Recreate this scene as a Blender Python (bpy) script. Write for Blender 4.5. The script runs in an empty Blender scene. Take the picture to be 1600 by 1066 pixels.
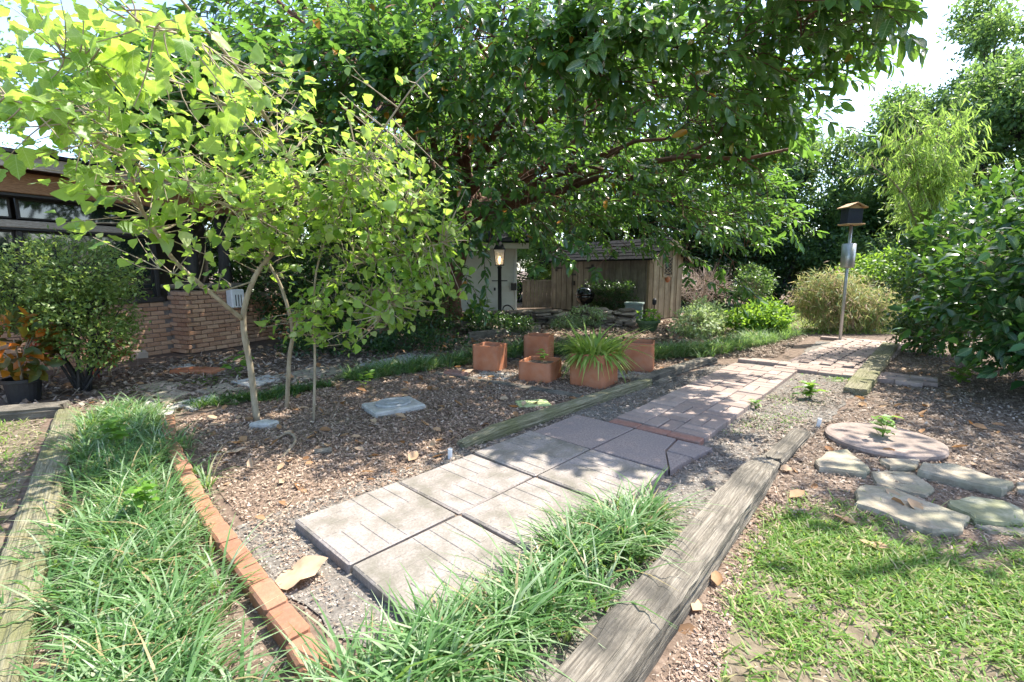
import bpy, math
import numpy as np
from mathutils import Matrix, Vector

# ------------------------------------------------------------------ camera, sky, sun, exposure
scene = bpy.context.scene
CAM_H, FPX, PITCH = 1.4, 750.0, math.atan(113 / 750)
SUN_EL, SUN_AZ = 60.0, 62.0          # azimuth clockwise from the view direction
cam = bpy.data.cameras.new("camera")
cam.sensor_width = 36.0
cam.lens = FPX / 1600 * 36.0
cam.clip_start = 0.05
cam.clip_end = 600
cam_o = bpy.data.objects.new("camera", cam)
scene.collection.objects.link(cam_o)
cam_o.location = (0, 0, CAM_H)
cam_o.rotation_euler = (math.pi / 2 - PITCH, 0, 0)
scene.camera = cam_o

world = bpy.data.worlds.new("World")
scene.world = world
world.use_nodes = True
wn = world.node_tree
sky = wn.nodes.new("ShaderNodeTexSky")
sky.sky_type = 'NISHITA'
sky.sun_disc = False
sky.sun_elevation = math.radians(SUN_EL)
sky.sun_rotation = math.radians(SUN_AZ)
sky.air_density = 0.8
sky.dust_density = 1.2
sky.ozone_density = 0.4
wn.links.new(sky.outputs[0], wn.nodes["Background"].inputs[0])
wn.nodes["Background"].inputs[1].default_value = 0.15

sun = bpy.data.lights.new("sun", 'SUN')
sun.energy = 3.0
sun.angle = math.radians(0.55)
sun.color = (1.0, 0.94, 0.84)
sun_o = bpy.data.objects.new("sun", sun)
scene.collection.objects.link(sun_o)
_e, _a = math.radians(SUN_EL), math.radians(SUN_AZ)
sd = Vector((math.cos(_e) * math.sin(_a), math.cos(_e) * math.cos(_a), math.sin(_e)))
sun_o.rotation_euler = sd.to_track_quat('Z', 'Y').to_euler()
sun_o.location = sd * 40

vs = scene.view_settings
vs.view_transform = 'Standard'
vs.look = 'None'
vs.exposure = 2.08
vs.gamma = 1.0
vs.use_curve_mapping = False
cy = scene.cycles
cy.use_denoising = True
cy.max_bounces = 8
cy.diffuse_bounces = 5
cy.glossy_bounces = 3
cy.transmission_bounces = 5
cy.sample_clamp_indirect = 6.0

# ------------------------------------------------------------------ helpers
C = scene.collection
rng = np.random.default_rng(11)


def G(px, py, z=0.0):
    """point of the level z that the photograph shows at pixel (px, py)"""
    u = (px - 800) / FPX
    v = -(py - 533) / FPX
    dx, dy, dz = u, math.cos(PITCH) + v * math.sin(PITCH), -math.sin(PITCH) + v * math.cos(PITCH)
    t = (z - CAM_H) / dz
    return np.array((dx * t, dy * t, z))


def A(px, py, Y):
    u = (px - 800) / FPX
    v = -(py - 533) / FPX
    dx, dy, dz = u, math.cos(PITCH) + v * math.sin(PITCH), -math.sin(PITCH) + v * math.cos(PITCH)
    t = Y / dy
    return np.array((dx * t, Y, CAM_H + dz * t))


def U(a, b, n=None):
    return rng.uniform(a, b, n)


def norm(v):
    v = np.asarray(v, float)
    return v / np.maximum(np.linalg.norm(v, axis=-1, keepdims=True), 1e-9)


def mesh(name, V, F, mat, smooth=False):
    """V (n,3); F one (m,k) array or a list of faces"""
    me = bpy.data.meshes.new(name)
    V = np.asarray(V, np.float32)
    if isinstance(F, np.ndarray) and F.ndim == 2:
        m, k = F.shape
        me.vertices.add(len(V))
        me.vertices.foreach_set("co", V.ravel())
        me.loops.add(m * k)
        me.loops.foreach_set("vertex_index", F.astype(np.int32).ravel())
        me.polygons.add(m)
        me.polygons.foreach_set("loop_start", np.arange(0, m * k, k, dtype=np.int32))
        me.update(calc_edges=True)
    else:
        me.from_pydata(V.tolist(), [], [list(map(int, f)) for f in F])
        me.update()
    if smooth:
        me.polygons.foreach_set("use_smooth", np.ones(len(me.polygons), bool))
    for mm in (mat if isinstance(mat, (list, tuple)) else [mat]):
        me.materials.append(mm)
    return me


def link(name, data, parent=None, loc=(0, 0, 0), rot=(0, 0, 0), scale=(1, 1, 1)):
    o = bpy.data.objects.new(name, data)
    C.objects.link(o)
    o.location = [float(x) for x in loc]
    o.rotation_euler = [float(x) for x in rot]
    o.scale = [float(x) for x in scale]
    if parent is not None:
        o.parent = parent
    return o


def tag(o, label=None, cat=None, group=None, kind=None):
    if label: o["label"] = label
    if cat: o["category"] = cat
    if group: o["group"] = group
    if kind: o["kind"] = kind
    return o


def root(name, label, cat, loc=(0, 0, 0), rz=0.0, group=None):
    o = link(name, None, None, loc, (0, 0, rz))
    o.empty_display_size = 0.1
    return tag(o, label, cat, group)


def part(par, name, V, F, mat, smooth=False, world=True, kind=None):
    """V in world coordinates unless world=False"""
    V = np.asarray(V, float)
    if world:
        off = np.zeros(3)
        p = par
        while p is not None:
            off += np.array(p.location)
            p = p.parent
        V = V - off
    o = link(name, mesh(name, V, F, mat, smooth), par)
    if kind: o["kind"] = kind
    return o


class MB:
    """collects polygons"""
    def __init__(s):
        s.V, s.F, s.n = [], [], 0

    def add(s, V, F):
        V = np.asarray(V, float)
        s.V.append(V)
        for f in F:
            s.F.append([int(i) + s.n for i in f])
        s.n += len(V)
        return s

    def box(s, c, d, rz=0.0, bev=0.0):
        V, F = box(c, d, rz, bev)
        return s.add(V, F)

    def get(s):
        return np.concatenate(s.V), s.F


def rotz(V, a):
    c, s_ = math.cos(a), math.sin(a)
    V = np.array(V, float)
    x, y = V[:, 0].copy(), V[:, 1].copy()
    V[:, 0] = x * c - y * s_
    V[:, 1] = x * s_ + y * c
    return V


def box(c, d, rz=0.0, bev=0.0):
    x, y, z = d[0] / 2, d[1] / 2, d[2] / 2
    if bev <= 0:
        V = np.array([(-x, -y, -z), (x, -y, -z), (x, y, -z), (-x, y, -z), (-x, -y, z), (x, -y, z), (x, y, z), (-x, y, z)])
        F = [(0, 3, 2, 1), (4, 5, 6, 7), (0, 1, 5, 4), (1, 2, 6, 5), (2, 3, 7, 6), (3, 0, 4, 7)]
    else:
        b = bev
        V, F = [], []
        idx = {}
        sg = [(-1, -1, -1), (1, -1, -1), (1, 1, -1), (-1, 1, -1), (-1, -1, 1), (1, -1, 1), (1, 1, 1), (-1, 1, 1)]
        for i, (a, e, f) in enumerate(sg):
            for ax in range(3):
                p = [a * (x - b), e * (y - b), f * (z - b)]
                p[ax] = (a, e, f)[ax] * (x, y, z)[ax]
                idx[i, ax] = len(V)
                V.append(p)
        quads = [((0, 3, 2, 1), 2), ((4, 5, 6, 7), 2), ((0, 1, 5, 4), 1), ((1, 2, 6, 5), 0), ((2, 3, 7, 6), 1), ((3, 0, 4, 7), 0)]
        for q, ax in quads:
            F.append([idx[i, ax] for i in q])
        ed = [(0, 1, 1, 2), (1, 2, 0, 2), (2, 3, 1, 2), (3, 0, 0, 2), (4, 5, 2, 1), (5, 6, 2, 0), (6, 7, 2, 1), (7, 4, 2, 0),
              (0, 4, 0, 1), (1, 5, 1, 0), (2, 6, 0, 1), (3, 7, 1, 0)]
        for i, j, a, e in ed:
            F.append([idx[i, a], idx[j, a], idx[j, e], idx[i, e]])
        for i in range(8):
            F.append([idx[i, 0], idx[i, 1], idx[i, 2]])
        V = np.array(V)
    V = rotz(V, rz) + np.asarray(c, float)
    return V, F


def tube(P, R, sides=6, cap=True):
    P = np.asarray(P, float)
    n = len(P)
    R = np.broadcast_to(np.asarray(R, float), (n,))
    T = norm(np.gradient(P, axis=0))
    ref = np.array((0, 0, 1.0)) if abs(T[:, 2]).mean() < 0.8 else np.array((1.0, 0, 0))
    X = norm(np.cross(T, ref))
    Y = np.cross(T, X)
    a = np.linspace(0, 2 * math.pi, sides, endpoint=False)
    V = (P[:, None] + R[:, None, None] * (np.cos(a)[None, :, None] * X[:, None] + np.sin(a)[None, :, None] * Y[:, None])).reshape(-1, 3)
    F = []
    for i in range(n - 1):
        for j in range(sides):
            k = (j + 1) % sides
            F.append((i * sides + j, i * sides + k, (i + 1) * sides + k, (i + 1) * sides + j))
    if cap:
        F.append(tuple(range(sides))[::-1])
        F.append(tuple((n - 1) * sides + j for j in range(sides)))
    return V, F


def lathe(prof, c, sides=20):
    """prof: list of (r, z)"""
    a = np.linspace(0, 2 * math.pi, sides, endpoint=False)
    V = np.concatenate([np.stack([r * np.cos(a), r * np.sin(a), np.full(sides, z)], 1) for r, z in prof]) + np.asarray(c, float)
    F = []
    for i in range(len(prof) - 1):
        for j in range(sides):
            k = (j + 1) % sides
            F.append((i * sides + j, i * sides + k, (i + 1) * sides + k, (i + 1) * sides + j))
    F.append(tuple(range(sides))[::-1])
    F.append(tuple((len(prof) - 1) * sides + j for j in range(sides)))
    return V, F


def bez(p0, p1, p2, n=8):
    t = np.linspace(0, 1, n)[:, None]
    return (1 - t) ** 2 * np.asarray(p0) + 2 * t * (1 - t) * np.asarray(p1) + t * t * np.asarray(p2)


def smooth_path(P, n=4):
    """Catmull-Rom through the points"""
    P = np.asarray(P, float)
    Q = np.vstack([2 * P[0] - P[1], P, 2 * P[-1] - P[-2]])
    out = []
    for i in range(1, len(Q) - 2):
        for t in np.linspace(0, 1, n, endpoint=False):
            a, b, c, d = Q[i - 1], Q[i], Q[i + 1], Q[i + 2]
            out.append(0.5 * (2 * b + (c - a) * t + (2 * a - 5 * b + 4 * c - d) * t * t + (3 * b - a - 3 * c + d) * t ** 3))
    out.append(P[-1])
    return np.array(out)


def twigs(P0, P1, sag, r0, r1, seg=3, sides=3):
    """many thin curved branches at once -> V, F (quads)"""
    P0, P1 = np.asarray(P0, float), np.asarray(P1, float)
    n = len(P0)
    t = np.linspace(0, 1, seg + 1)
    mid = (P0 + P1) / 2 + np.asarray(sag)
    P = ((1 - t) ** 2)[None, :, None] * P0[:, None] + (2 * t * (1 - t))[None, :, None] * mid[:, None] + (t * t)[None, :, None] * P1[:, None]
    T = norm(P1 - P0)
    X = norm(np.cross(T, np.array((0.31, 0.2, 0.93))))
    Y = np.cross(T, X)
    a = np.linspace(0, 2 * math.pi, sides, endpoint=False)
    r = (np.asarray(r0).reshape(-1, 1) * (1 - t)[None] + np.asarray(r1).reshape(-1, 1) * t[None])
    r = np.broadcast_to(r, (n, seg + 1))
    ring = np.cos(a)[None, :, None] * X[:, None] + np.sin(a)[None, :, None] * Y[:, None]
    V = P[:, :, None] + r[:, :, None, None] * ring[:, None]
    base = (np.arange(n) * (seg + 1) * sides)[:, None, None]
    i = (np.arange(seg) * sides)[None, :, None]
    j = np.arange(sides)[None, None]
    k = (j + 1) % sides
    F = np.stack([base + i + j, base + i + k, base + i + sides + k, base + i + sides + j], -1).reshape(-1, 4)
    return V.reshape(-1, 3), F


# leaf prototypes: along +X, length 1, face up +Z, triangles
def leaf_proto(xs, ws, fold=0.2, droop=0.15, curl=0.0):
    V, F = [], []
    prev = None
    for x, w in zip(xs, ws):
        z = -droop * x * x
        if w <= 1e-6:
            cur = [len(V)]
            V.append((x, 0, z))
        else:
            cur = [len(V), len(V) + 1, len(V) + 2]
            e = fold * w - curl * w * w
            V += [(x, w, z + e), (x, 0, z), (x, -w, z + e)]
        if prev is not None:
            if len(prev) == 1 and len(cur) == 3:
                p = prev[0]
                F += [(p, cur[1], cur[0]), (p, cur[2], cur[1])]
            elif len(prev) == 3 and len(cur) == 3:
                for q in (0, 1):
                    F += [(prev[q], prev[q + 1], cur[q + 1]), (prev[q], cur[q + 1], cur[q])]
            else:
                p = cur[0]
                F += [(prev[0], prev[1], p), (prev[1], prev[2], p)]
        prev = cur
    V = np.array(V, float)
    return V, np.array(F)


L_RUBBER = [leaf_proto((0, .12, .36, .66, .9, 1), (0, .12, .20, .20, .115, 0), .35, d) for d in (.05, .25, .45)]
L_RUBBER_FAR = [leaf_proto((0, .26, .74, 1), (0, .185, .175, 0), .35, d) for d in (.05, .25, .45)]
L_LEAFLET = [(np.array([(0, 0, 0), (.45, .24, .07), (1, 0, -.1), (.45, -.24, .07)]), np.array([(0, 2, 1), (0, 3, 2)]))]
L_CAM = [leaf_proto((0, .25, .6, 1), (0, .21, .23, 0), .3, d) for d in (.1, .35)]
_lx = np.linspace(0, 1, 15)
_lw = np.interp(_lx, [0, .04, .15, .35, .6, .85, 1], [0, .25, .38, .39, .30, .12, 0]) * (1 + .17 * np.sin(_lx * 21 + 4.2))
_lw[0] = _lw[-1] = 0
L_LOBE = [leaf_proto(_lx, _lw, f, d, c_) for f, d, c_ in ((.25, .1, .3), (.1, .35, .2), (-.15, .3, 0), (.5, .2, .5))]
_l9 = np.array([0, .04, .14, .27, .42, .56, .72, .88, 1])
_w9 = np.interp(_l9, _lx, _lw)
_w9[0] = _w9[-1] = 0
L_LOBE_FAR = [leaf_proto(_l9, _w9, f, d, c_) for f, d, c_ in ((.25, .1, .3), (.1, .35, .2), (-.15, .3, 0), (.5, .2, .5))]
for _v, _f in L_LOBE + L_LOBE_FAR:                                   # wavy blades
    _v[:, 2] += .03 * np.sin(_v[:, 0] * 13 + 2) * np.sign(_v[:, 1]) + .07 * np.sin(_v[:, 0] * 7) * np.abs(_v[:, 1]) * 2
L_SMALL = [leaf_proto((0, .45, 1), (0, .24, 0), .3, .1)]
L_OVAL = [leaf_proto((0, .3, .7, 1), (0, .26, .22, 0), .3, .15)]
L_NARROW = [leaf_proto((0, .35, 1), (0, .055, 0), .3, .25)]


def frames(D, N):
    X = norm(D)
    Z = norm(N - (N * X).sum(-1, keepdims=True) * X)
    Y = np.cross(Z, X)
    return X, Y, Z


def scatter(protos, P, D, N, S):
    """many leaves in one mesh -> V, F (triangles)"""
    P, D, N = np.asarray(P, float), np.asarray(D, float), np.asarray(N, float)
    S = np.broadcast_to(np.asarray(S, float), (len(P),))
    X, Y, Z = frames(D, N)
    which = rng.integers(0, len(protos), len(P))
    Vs, Fs, off = [], [], 0
    for w, (pv, pf) in enumerate(protos):
        m = which == w
        k = int(m.sum())
        if k == 0: continue
        v = P[m][:, None] + S[m][:, None, None] * (pv[None, :, 0:1] * X[m][:, None] + pv[None, :, 1:2] * Y[m][:, None] + pv[None, :, 2:3] * Z[m][:, None])
        f = pf[None] + (np.arange(k) * len(pv))[:, None, None] + off
        Vs.append(v.reshape(-1, 3))
        Fs.append(f.reshape(-1, 3))
        off += k * len(pv)
    return np.concatenate(Vs), np.concatenate(Fs)


def leaf_objects(par, protos, P, D, N, S, mat, name="leaf"):
    meshes = [mesh(name, v, f, mat, True) for v, f in protos]
    X, Y, Z = frames(np.asarray(D, float), np.asarray(N, float))
    off = np.array(par.location)
    S = np.broadcast_to(np.asarray(S, float), (len(P),))
    for i in range(len(P)):
        o = bpy.data.objects.new(name, meshes[i % len(meshes)])
        C.objects.link(o)
        o.parent = par
        s = float(S[i])
        m = Matrix(((X[i][0] * s, Y[i][0] * s, Z[i][0] * s, P[i][0] - off[0]),
                    (X[i][1] * s, Y[i][1] * s, Z[i][1] * s, P[i][1] - off[1]),
                    (X[i][2] * s, Y[i][2] * s, Z[i][2] * s, P[i][2] - off[2]), (0, 0, 0, 1)))
        o.matrix_basis = m


def in_view(P, margin=0.0):
    P = np.asarray(P, float)
    d = P[:, 1] * math.cos(PITCH) - (P[:, 2] - CAM_H) * math.sin(PITCH)
    u = P[:, 1] * math.sin(PITCH) + (P[:, 2] - CAM_H) * math.cos(PITCH)
    px = 800 + FPX * P[:, 0] / np.maximum(d, .01)
    py = 533 - FPX * u / np.maximum(d, .01)
    return (d > .2) & (px > -margin) & (px < 1600 + margin) & (py > -margin) & (py < 1066 + margin), d, px, py


def inpoly(P, poly):
    x, y = P[:, 0], P[:, 1]
    r = np.zeros(len(P), bool)
    n = len(poly)
    for i in range(n):
        x0, y0 = poly[i][:2]
        x1, y1 = poly[(i + 1) % n][:2]
        c = ((y0 > y) != (y1 > y)) & (x < (x1 - x0) * (y - y0) / (y1 - y0 + 1e-12) + x0)
        r ^= c
    return r


def sample_poly(poly, n, density=None):
    poly = np.asarray([p[:2] for p in poly], float)
    lo, hi = poly.min(0), poly.max(0)
    out = np.zeros((0, 2))
    while len(out) < n:
        P = rng.uniform(lo, hi, (n * 2, 2))
        k = inpoly(P, poly)
        if density is not None:
            k &= rng.random(len(P)) < density(P)
        out = np.concatenate([out, P[k]])
    return out[:n]


def patch(P, s=1.0, seed=0.0):
    """smooth patchy field 0..1"""
    x, y = P[:, 0] * s + seed, P[:, 1] * s - seed
    v = np.sin(x * 2.1 + 1.3 * np.sin(y * 1.7)) + np.sin(y * 2.7 + 1.1 * np.sin(x * 2.3 + 2)) + .6 * np.sin((x + y) * 5.1) + .5 * np.sin((x - y) * 7.3 + 1)
    return 1 / (1 + np.exp(-1.6 * v))


def prism(poly, z0, z1, bev=.008, jit=0.0):
    P = np.array([p[:2] for p in poly], float)
    if (np.cross(P - P.mean(0), np.roll(P, -1, 0) - P.mean(0))).sum() < 0: P = P[::-1]
    c = P.mean(0)
    n = len(P)
    d = P - c
    L = np.linalg.norm(d, axis=1, keepdims=True)
    inner = c + d * (1 - bev / L)
    V = np.concatenate([np.c_[P, np.full(n, z0)], np.c_[P, np.full(n, z1 - bev)], np.c_[inner, np.full(n, z1)]])
    if jit: V[2 * n:, 2] += U(-jit, jit, n)
    F = []
    for lv in (0, 1):
        for i in range(n):
            j = (i + 1) % n
            F.append((lv * n + i, lv * n + j, (lv + 1) * n + j, (lv + 1) * n + i))
    F.append(tuple(range(2 * n, 3 * n)))
    F.append(tuple(range(n))[::-1])
    return V, F


# ------------------------------------------------------------------ materials
def new_mat(name):
    m = bpy.data.materials.new(name)
    m.use_nodes = True
    nt = m.node_tree
    return m, nt, nt.nodes["Principled BSDF"], nt.nodes["Material Output"]


def ramp(nt, stops, src):
    r = nt.nodes.new("ShaderNodeValToRGB")
    el = r.color_ramp.elements
    while len(el) < len(stops): el.new(0.5)
    for e, (p, c) in zip(el, stops):
        e.position = p
        e.color = (*c, 1)
    nt.links.new(src, r.inputs[0])
    return r.outputs[0]


def noise(nt, scale, detail=4, rough=.6, coords="Object", stretch=None):
    n = nt.nodes.new("ShaderNodeTexNoise")
    n.inputs["Scale"].default_value = scale
    n.inputs["Detail"].default_value = detail
    n.inputs["Roughness"].default_value = rough
    tc = nt.nodes.new("ShaderNodeTexCoord")
    src = tc.outputs[coords]
    if coords == "World":
        pass
    if stretch:
        mp = nt.nodes.new("ShaderNodeMapping")
        mp.inputs["Scale"].default_value = stretch
        nt.links.new(src, mp.inputs[0])
        src = mp.outputs[0]
    nt.links.new(src, n.inputs["Vector"])
    return n.outputs["Fac"]


def mixc(nt, fac, a, b, mode='MIX'):
    m = nt.nodes.new("ShaderNodeMix")
    m.data_type = 'RGBA'
    m.blend_type = mode
    for s, v in ((m.inputs["Factor"], fac), (m.inputs["A"], a), (m.inputs["B"], b)):
        pass
    def put(sock, v):
        if hasattr(v, "links"): nt.links.new(v, sock)
        elif isinstance(v, (int, float)): sock.default_value = v
        else: sock.default_value = (*v, 1)
    put(m.inputs[0], fac)
    put(m.inputs[6], a)
    put(m.inputs[7], b)
    return m.outputs[2]


def bump(nt, bsdf, src, strength=.4, dist=.01):
    b = nt.nodes.new("ShaderNodeBump")
    b.inputs["Strength"].default_value = strength
    b.inputs["Distance"].default_value = dist
    nt.links.new(src, b.inputs["Height"])
    nt.links.new(b.outputs[0], bsdf.inputs["Normal"])


def island(nt):
    g = nt.nodes.new("ShaderNodeNewGeometry")
    return g.outputs["Random Per Island"]


def orand(nt):
    g = nt.nodes.new("ShaderNodeObjectInfo")
    return g.outputs["Random"]


def leaf_mat(name, stops, trans, tw=.4, rough=.45, spec=.5, obj=False, back=None, veins=0.0):
    m, nt, p, out = new_mat(name)
    src = orand(nt) if obj else island(nt)
    col = ramp(nt, stops, src)
    if back:
        g = nt.nodes.new("ShaderNodeNewGeometry")
        col = mixc(nt, g.outputs["Backfacing"], col, back)
    nt.links.new(col, p.inputs["Base Color"])
    p.inputs["Roughness"].default_value = rough
    p.inputs["Specular IOR Level"].default_value = spec
    mott = ramp(nt, [(.3, (.62, .66, .6)), (.7, (1.0, 1.0, 1.0))], noise(nt, 14, 3, .6, "Generated" if False else "Object"))
    col = mixc(nt, .8, col, mott, 'MULTIPLY')
    if veins:                                    # midrib and side veins in the leaf's own coordinates
        tc = nt.nodes.new("ShaderNodeTexCoord")
        sx = nt.nodes.new("ShaderNodeSeparateXYZ")
        nt.links.new(tc.outputs["Object"], sx.inputs[0])

        def mth(op, a, b=None):
            m_ = nt.nodes.new("ShaderNodeMath")
            m_.operation = op
            for k_, v_ in enumerate((a, b)):
                if v_ is None: continue
                if hasattr(v_, "links"): nt.links.new(v_, m_.inputs[k_])
                else: m_.inputs[k_].default_value = v_
            return m_.outputs[0]
        ay = mth('ABSOLUTE', sx.outputs[1])
        fr = mth('FRACT', mth('MULTIPLY', mth('SUBTRACT', sx.outputs[0], mth('MULTIPLY', ay, .75)), 7.0))
        side_ = mth('LESS_THAN', mth('ABSOLUTE', mth('SUBTRACT', fr, .5)), .055)
        mid_ = mth('LESS_THAN', ay, .013)
        vf = mth('MULTIPLY', mth('MAXIMUM', mth('MULTIPLY', side_, .6), mid_), veins)
        col = mixc(nt, vf, col, (.55, .62, .30))
    nt.links.new(col, p.inputs["Base Color"])
    t = nt.nodes.new("ShaderNodeBsdfTranslucent")
    tcol = mixc(nt, .7, col, trans)
    nt.links.new(tcol, t.inputs["Color"])
    mx = nt.nodes.new("ShaderNodeMixShader")
    mx.inputs[0].default_value = tw
    nt.links.new(p.outputs[0], mx.inputs[1])
    nt.links.new(t.outputs[0], mx.inputs[2])
    nt.links.new(mx.outputs[0], out.inputs["Surface"])
    return m


def rough_mat(name, stops, scale=20, rough=.85, bstr=.5, bdist=.01, stretch=None, coords="Object", src2=None, spec=.3, detail=6, stain=None):
    m, nt, p, out = new_mat(name)
    f = noise(nt, scale, detail, .65, coords, stretch)
    col = ramp(nt, stops, f)
    if src2:
        kind, amt, a, b = src2
        s = island(nt) if kind == 'island' else orand(nt)
        tint = ramp(nt, [(0, a), (1, b)], s)
        col = mixc(nt, amt, col, tint, 'MIX')
    if stain:                                   # large worn or mossy patches: (scale, colour, amount)
        sc_, scol, amt = stain
        nn = noise(nt, sc_, 5, .6, coords)
        fac = ramp(nt, [(.42, (0, 0, 0)), (.66, (amt, amt, amt))], nn)
        col = mixc(nt, fac, col, scol)
    nt.links.new(col, p.inputs["Base Color"])
    p.inputs["Roughness"].default_value = rough
    p.inputs["Specular IOR Level"].default_value = spec
    if bstr: bump(nt, p, f, bstr, bdist)
    return m


def plain(name, col, rough=.6, metal=0.0, spec=.4, scale=30, var=.25, bstr=.15):
    c = np.array(col)
    return_m = rough_mat(name, [(.3, tuple(c * (1 - var))), (.7, tuple(np.minimum(c * (1 + var), 1)))], scale, rough, bstr, .004, spec=spec)
    return_m.node_tree.nodes["Principled BSDF"].inputs["Metallic"].default_value = metal
    return return_m


def chip_mat(name, stops, rough=.85, tw=0):
    m, nt, p, out = new_mat(name)
    col = ramp(nt, stops, island(nt))
    n = noise(nt, 60, 3)
    col = mixc(nt, .35, col, ramp(nt, [(.3, (.05, .035, .027)), (.7, (.44, .35, .27))], n))
    nt.links.new(col, p.inputs["Base Color"])
    p.inputs["Roughness"].default_value = rough
    p.inputs["Specular IOR Level"].default_value = .25
    return m


M = {}
M['soil'] = rough_mat('soil', [(.25, (.055, .04, .028)), (.5, (.14, .10, .074)), (.75, (.26, .20, .155))], 14, .95, .8, .02, detail=9)
M['mulch'] = rough_mat('mulch', [(.25, (.08, .056, .04)), (.5, (.18, .13, .095)), (.75, (.31, .235, .18))], 40, .95, .9, .02, detail=9)
M['gravel'] = rough_mat('gravel', [(.25, (.075, .066, .055)), (.5, (.155, .14, .12)), (.75, (.28, .255, .22))], 45, .95, .9, .012, detail=9)
M['lawnsoil'] = rough_mat('lawnsoil', [(.3, (.09, .07, .045)), (.6, (.19, .155, .105)), (.8, (.30, .25, .18))], 16, .95, .7, .02, detail=8)
M['chips'] = chip_mat('mulch_chips', [(0, (.085, .05, .034)), (.3, (.215, .135, .09)), (.6, (.37, .255, .18)), (.85, (.49, .365, .275)), (1, (.60, .49, .39))])
M['drychips'] = chip_mat('gray_litter', [(0, (.06, .043, .031)), (.3, (.145, .105, .078)), (.6, (.265, .205, .155)), (.85, (.38, .31, .245)), (1, (.50, .43, .355))])
M['pebble'] = chip_mat('pebbles', [(0, (.085, .075, .065)), (.4, (.20, .18, .155)), (.75, (.35, .32, .28)), (1, (.55, .52, .47))])
M['deadleaf'] = leaf_mat('dead_leaf', [(0, (.24, .12, .055)), (.5, (.45, .27, .15)), (1, (.6, .43, .29))], (.5, .25, .08), .25, .7, .2)
M['deadleaf_o'] = leaf_mat('dead_leaf_single', [(0, (.42, .24, .13)), (1, (.62, .46, .32))], (.5, .25, .08), .2, .7, .2, obj=True)

M['rubber'] = leaf_mat('rubber_leaf', [(0, (.022, .065, .026)), (.5, (.04, .105, .038)), (.85, (.075, .165, .045)), (.975, (.13, .24, .05)), (.985, (.42, .15, .03)), (1, (.5, .2, .03))],
                       (.32, .62, .06), .34, .24, .65, back=(.09, .17, .07))
M['rubber_o'] = leaf_mat('rubber_leaf_single', [(0, (.025, .07, .028)), (.5, (.045, .12, .04)), (1, (.10, .20, .05))], (.3, .55, .05), .32, .26, .6, obj=True, back=(.08, .15, .06), veins=.35)
M['sap'] = leaf_mat('sapling_leaf', [(0, (.07, .18, .03)), (.4, (.16, .30, .045)), (.8, (.29, .40, .08)), (1, (.46, .50, .26))], (.56, .80, .07), .54, .42, .45, back=(.26, .36, .15))
M['sap_o'] = leaf_mat('sapling_leaf_single', [(0, (.08, .19, .03)), (.4, (.16, .30, .045)), (.8, (.27, .39, .075)), (1, (.42, .47, .22))], (.56, .80, .07), .54, .42, .45, obj=True, back=(.26, .36, .15), veins=.6)
M['cam'] = leaf_mat('camellia_leaf', [(0, (.018, .062, .02)), (.6, (.035, .115, .03)), (.93, (.07, .18, .04)), (1, (.2, .36, .06))], (.25, .5, .05), .22, .32, .5)
M['cam_o'] = leaf_mat('camellia_leaf_single', [(0, (.015, .055, .02)), (.8, (.03, .10, .025)), (1, (.10, .24, .04))], (.25, .5, .05), .22, .32, .5, obj=True, veins=.25)
M['shrub'] = leaf_mat('shrub_leaf', [(0, (.06, .12, .025)), (.6, (.13, .21, .05)), (1, (.27, .34, .12))], (.45, .6, .1), .40, .45, .4)
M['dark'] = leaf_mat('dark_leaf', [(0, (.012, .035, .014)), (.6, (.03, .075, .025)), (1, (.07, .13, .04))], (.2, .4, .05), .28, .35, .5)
M['bright'] = leaf_mat('bright_leaf', [(0, (.06, .15, .025)), (.6, (.12, .25, .04)), (1, (.22, .34, .07))], (.45, .7, .06), .42, .45, .4)
M['tree'] = leaf_mat('tree_leaf', [(0, (.04, .10, .035)), (.6, (.08, .16, .06)), (1, (.15, .25, .09))], (.35, .55, .10), .42, .4, .45)
M['fartree'] = leaf_mat('far_leaf', [(0, (.05, .11, .03)), (.6, (.10, .19, .05)), (1, (.20, .29, .08))], (.45, .65, .10), .48, .5, .4)
M['feather'] = leaf_mat('feather_leaf', [(0, (.13, .23, .05)), (.6, (.23, .34, .08)), (1, (.40, .48, .16))], (.5, .75, .12), .5, .5, .3)
M['pink'] = leaf_mat('pinkish_leaf', [(0, (.09, .18, .05)), (.55, (.18, .30, .09)), (.62, (.36, .24, .15)), (1, (.58, .34, .25))], (.55, .55, .2), .45, .5, .3)
M['varieg'] = leaf_mat('variegated_leaf', [(0, (.12, .22, .07)), (.5, (.30, .40, .20)), (1, (.62, .66, .5))], (.5, .65, .2), .4, .5, .3)
M['croton'] = leaf_mat('croton_leaf', [(0, (.02, .06, .02)), (.5, (.05, .10, .02)), (.7, (.45, .20, .02)), (1, (.55, .12, .02))], (.6, .35, .03), .35, .35, .5)
M['redleaf'] = leaf_mat('red_leaf', [(0, (.30, .03, .015)), (1, (.5, .10, .03))], (.7, .15, .05), .3, .4, .4)
M['lirio'] = leaf_mat('border_grass_blade', [(0, (.05, .13, .038)), (.4, (.11, .22, .072)), (.75, (.215, .33, .155)), (.93, (.42, .48, .33)), (.94, (.46, .36, .2)), (1, (.40, .30, .17))], (.38, .6, .1), .36, .45, .3)
M['lirio_dk'] = leaf_mat('dark_grass_blade', [(0, (.025, .07, .02)), (.6, (.05, .12, .03)), (1, (.12, .21, .06))], (.25, .45, .06), .3, .35, .5)
M['lawn'] = leaf_mat('lawn_blade', [(0, (.07, .16, .028)), (.5, (.145, .28, .05)), (.80, (.26, .38, .09)), (.86, (.40, .36, .18)), (1, (.52, .44, .28))], (.5, .65, .1), .40, .5, .25)
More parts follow.
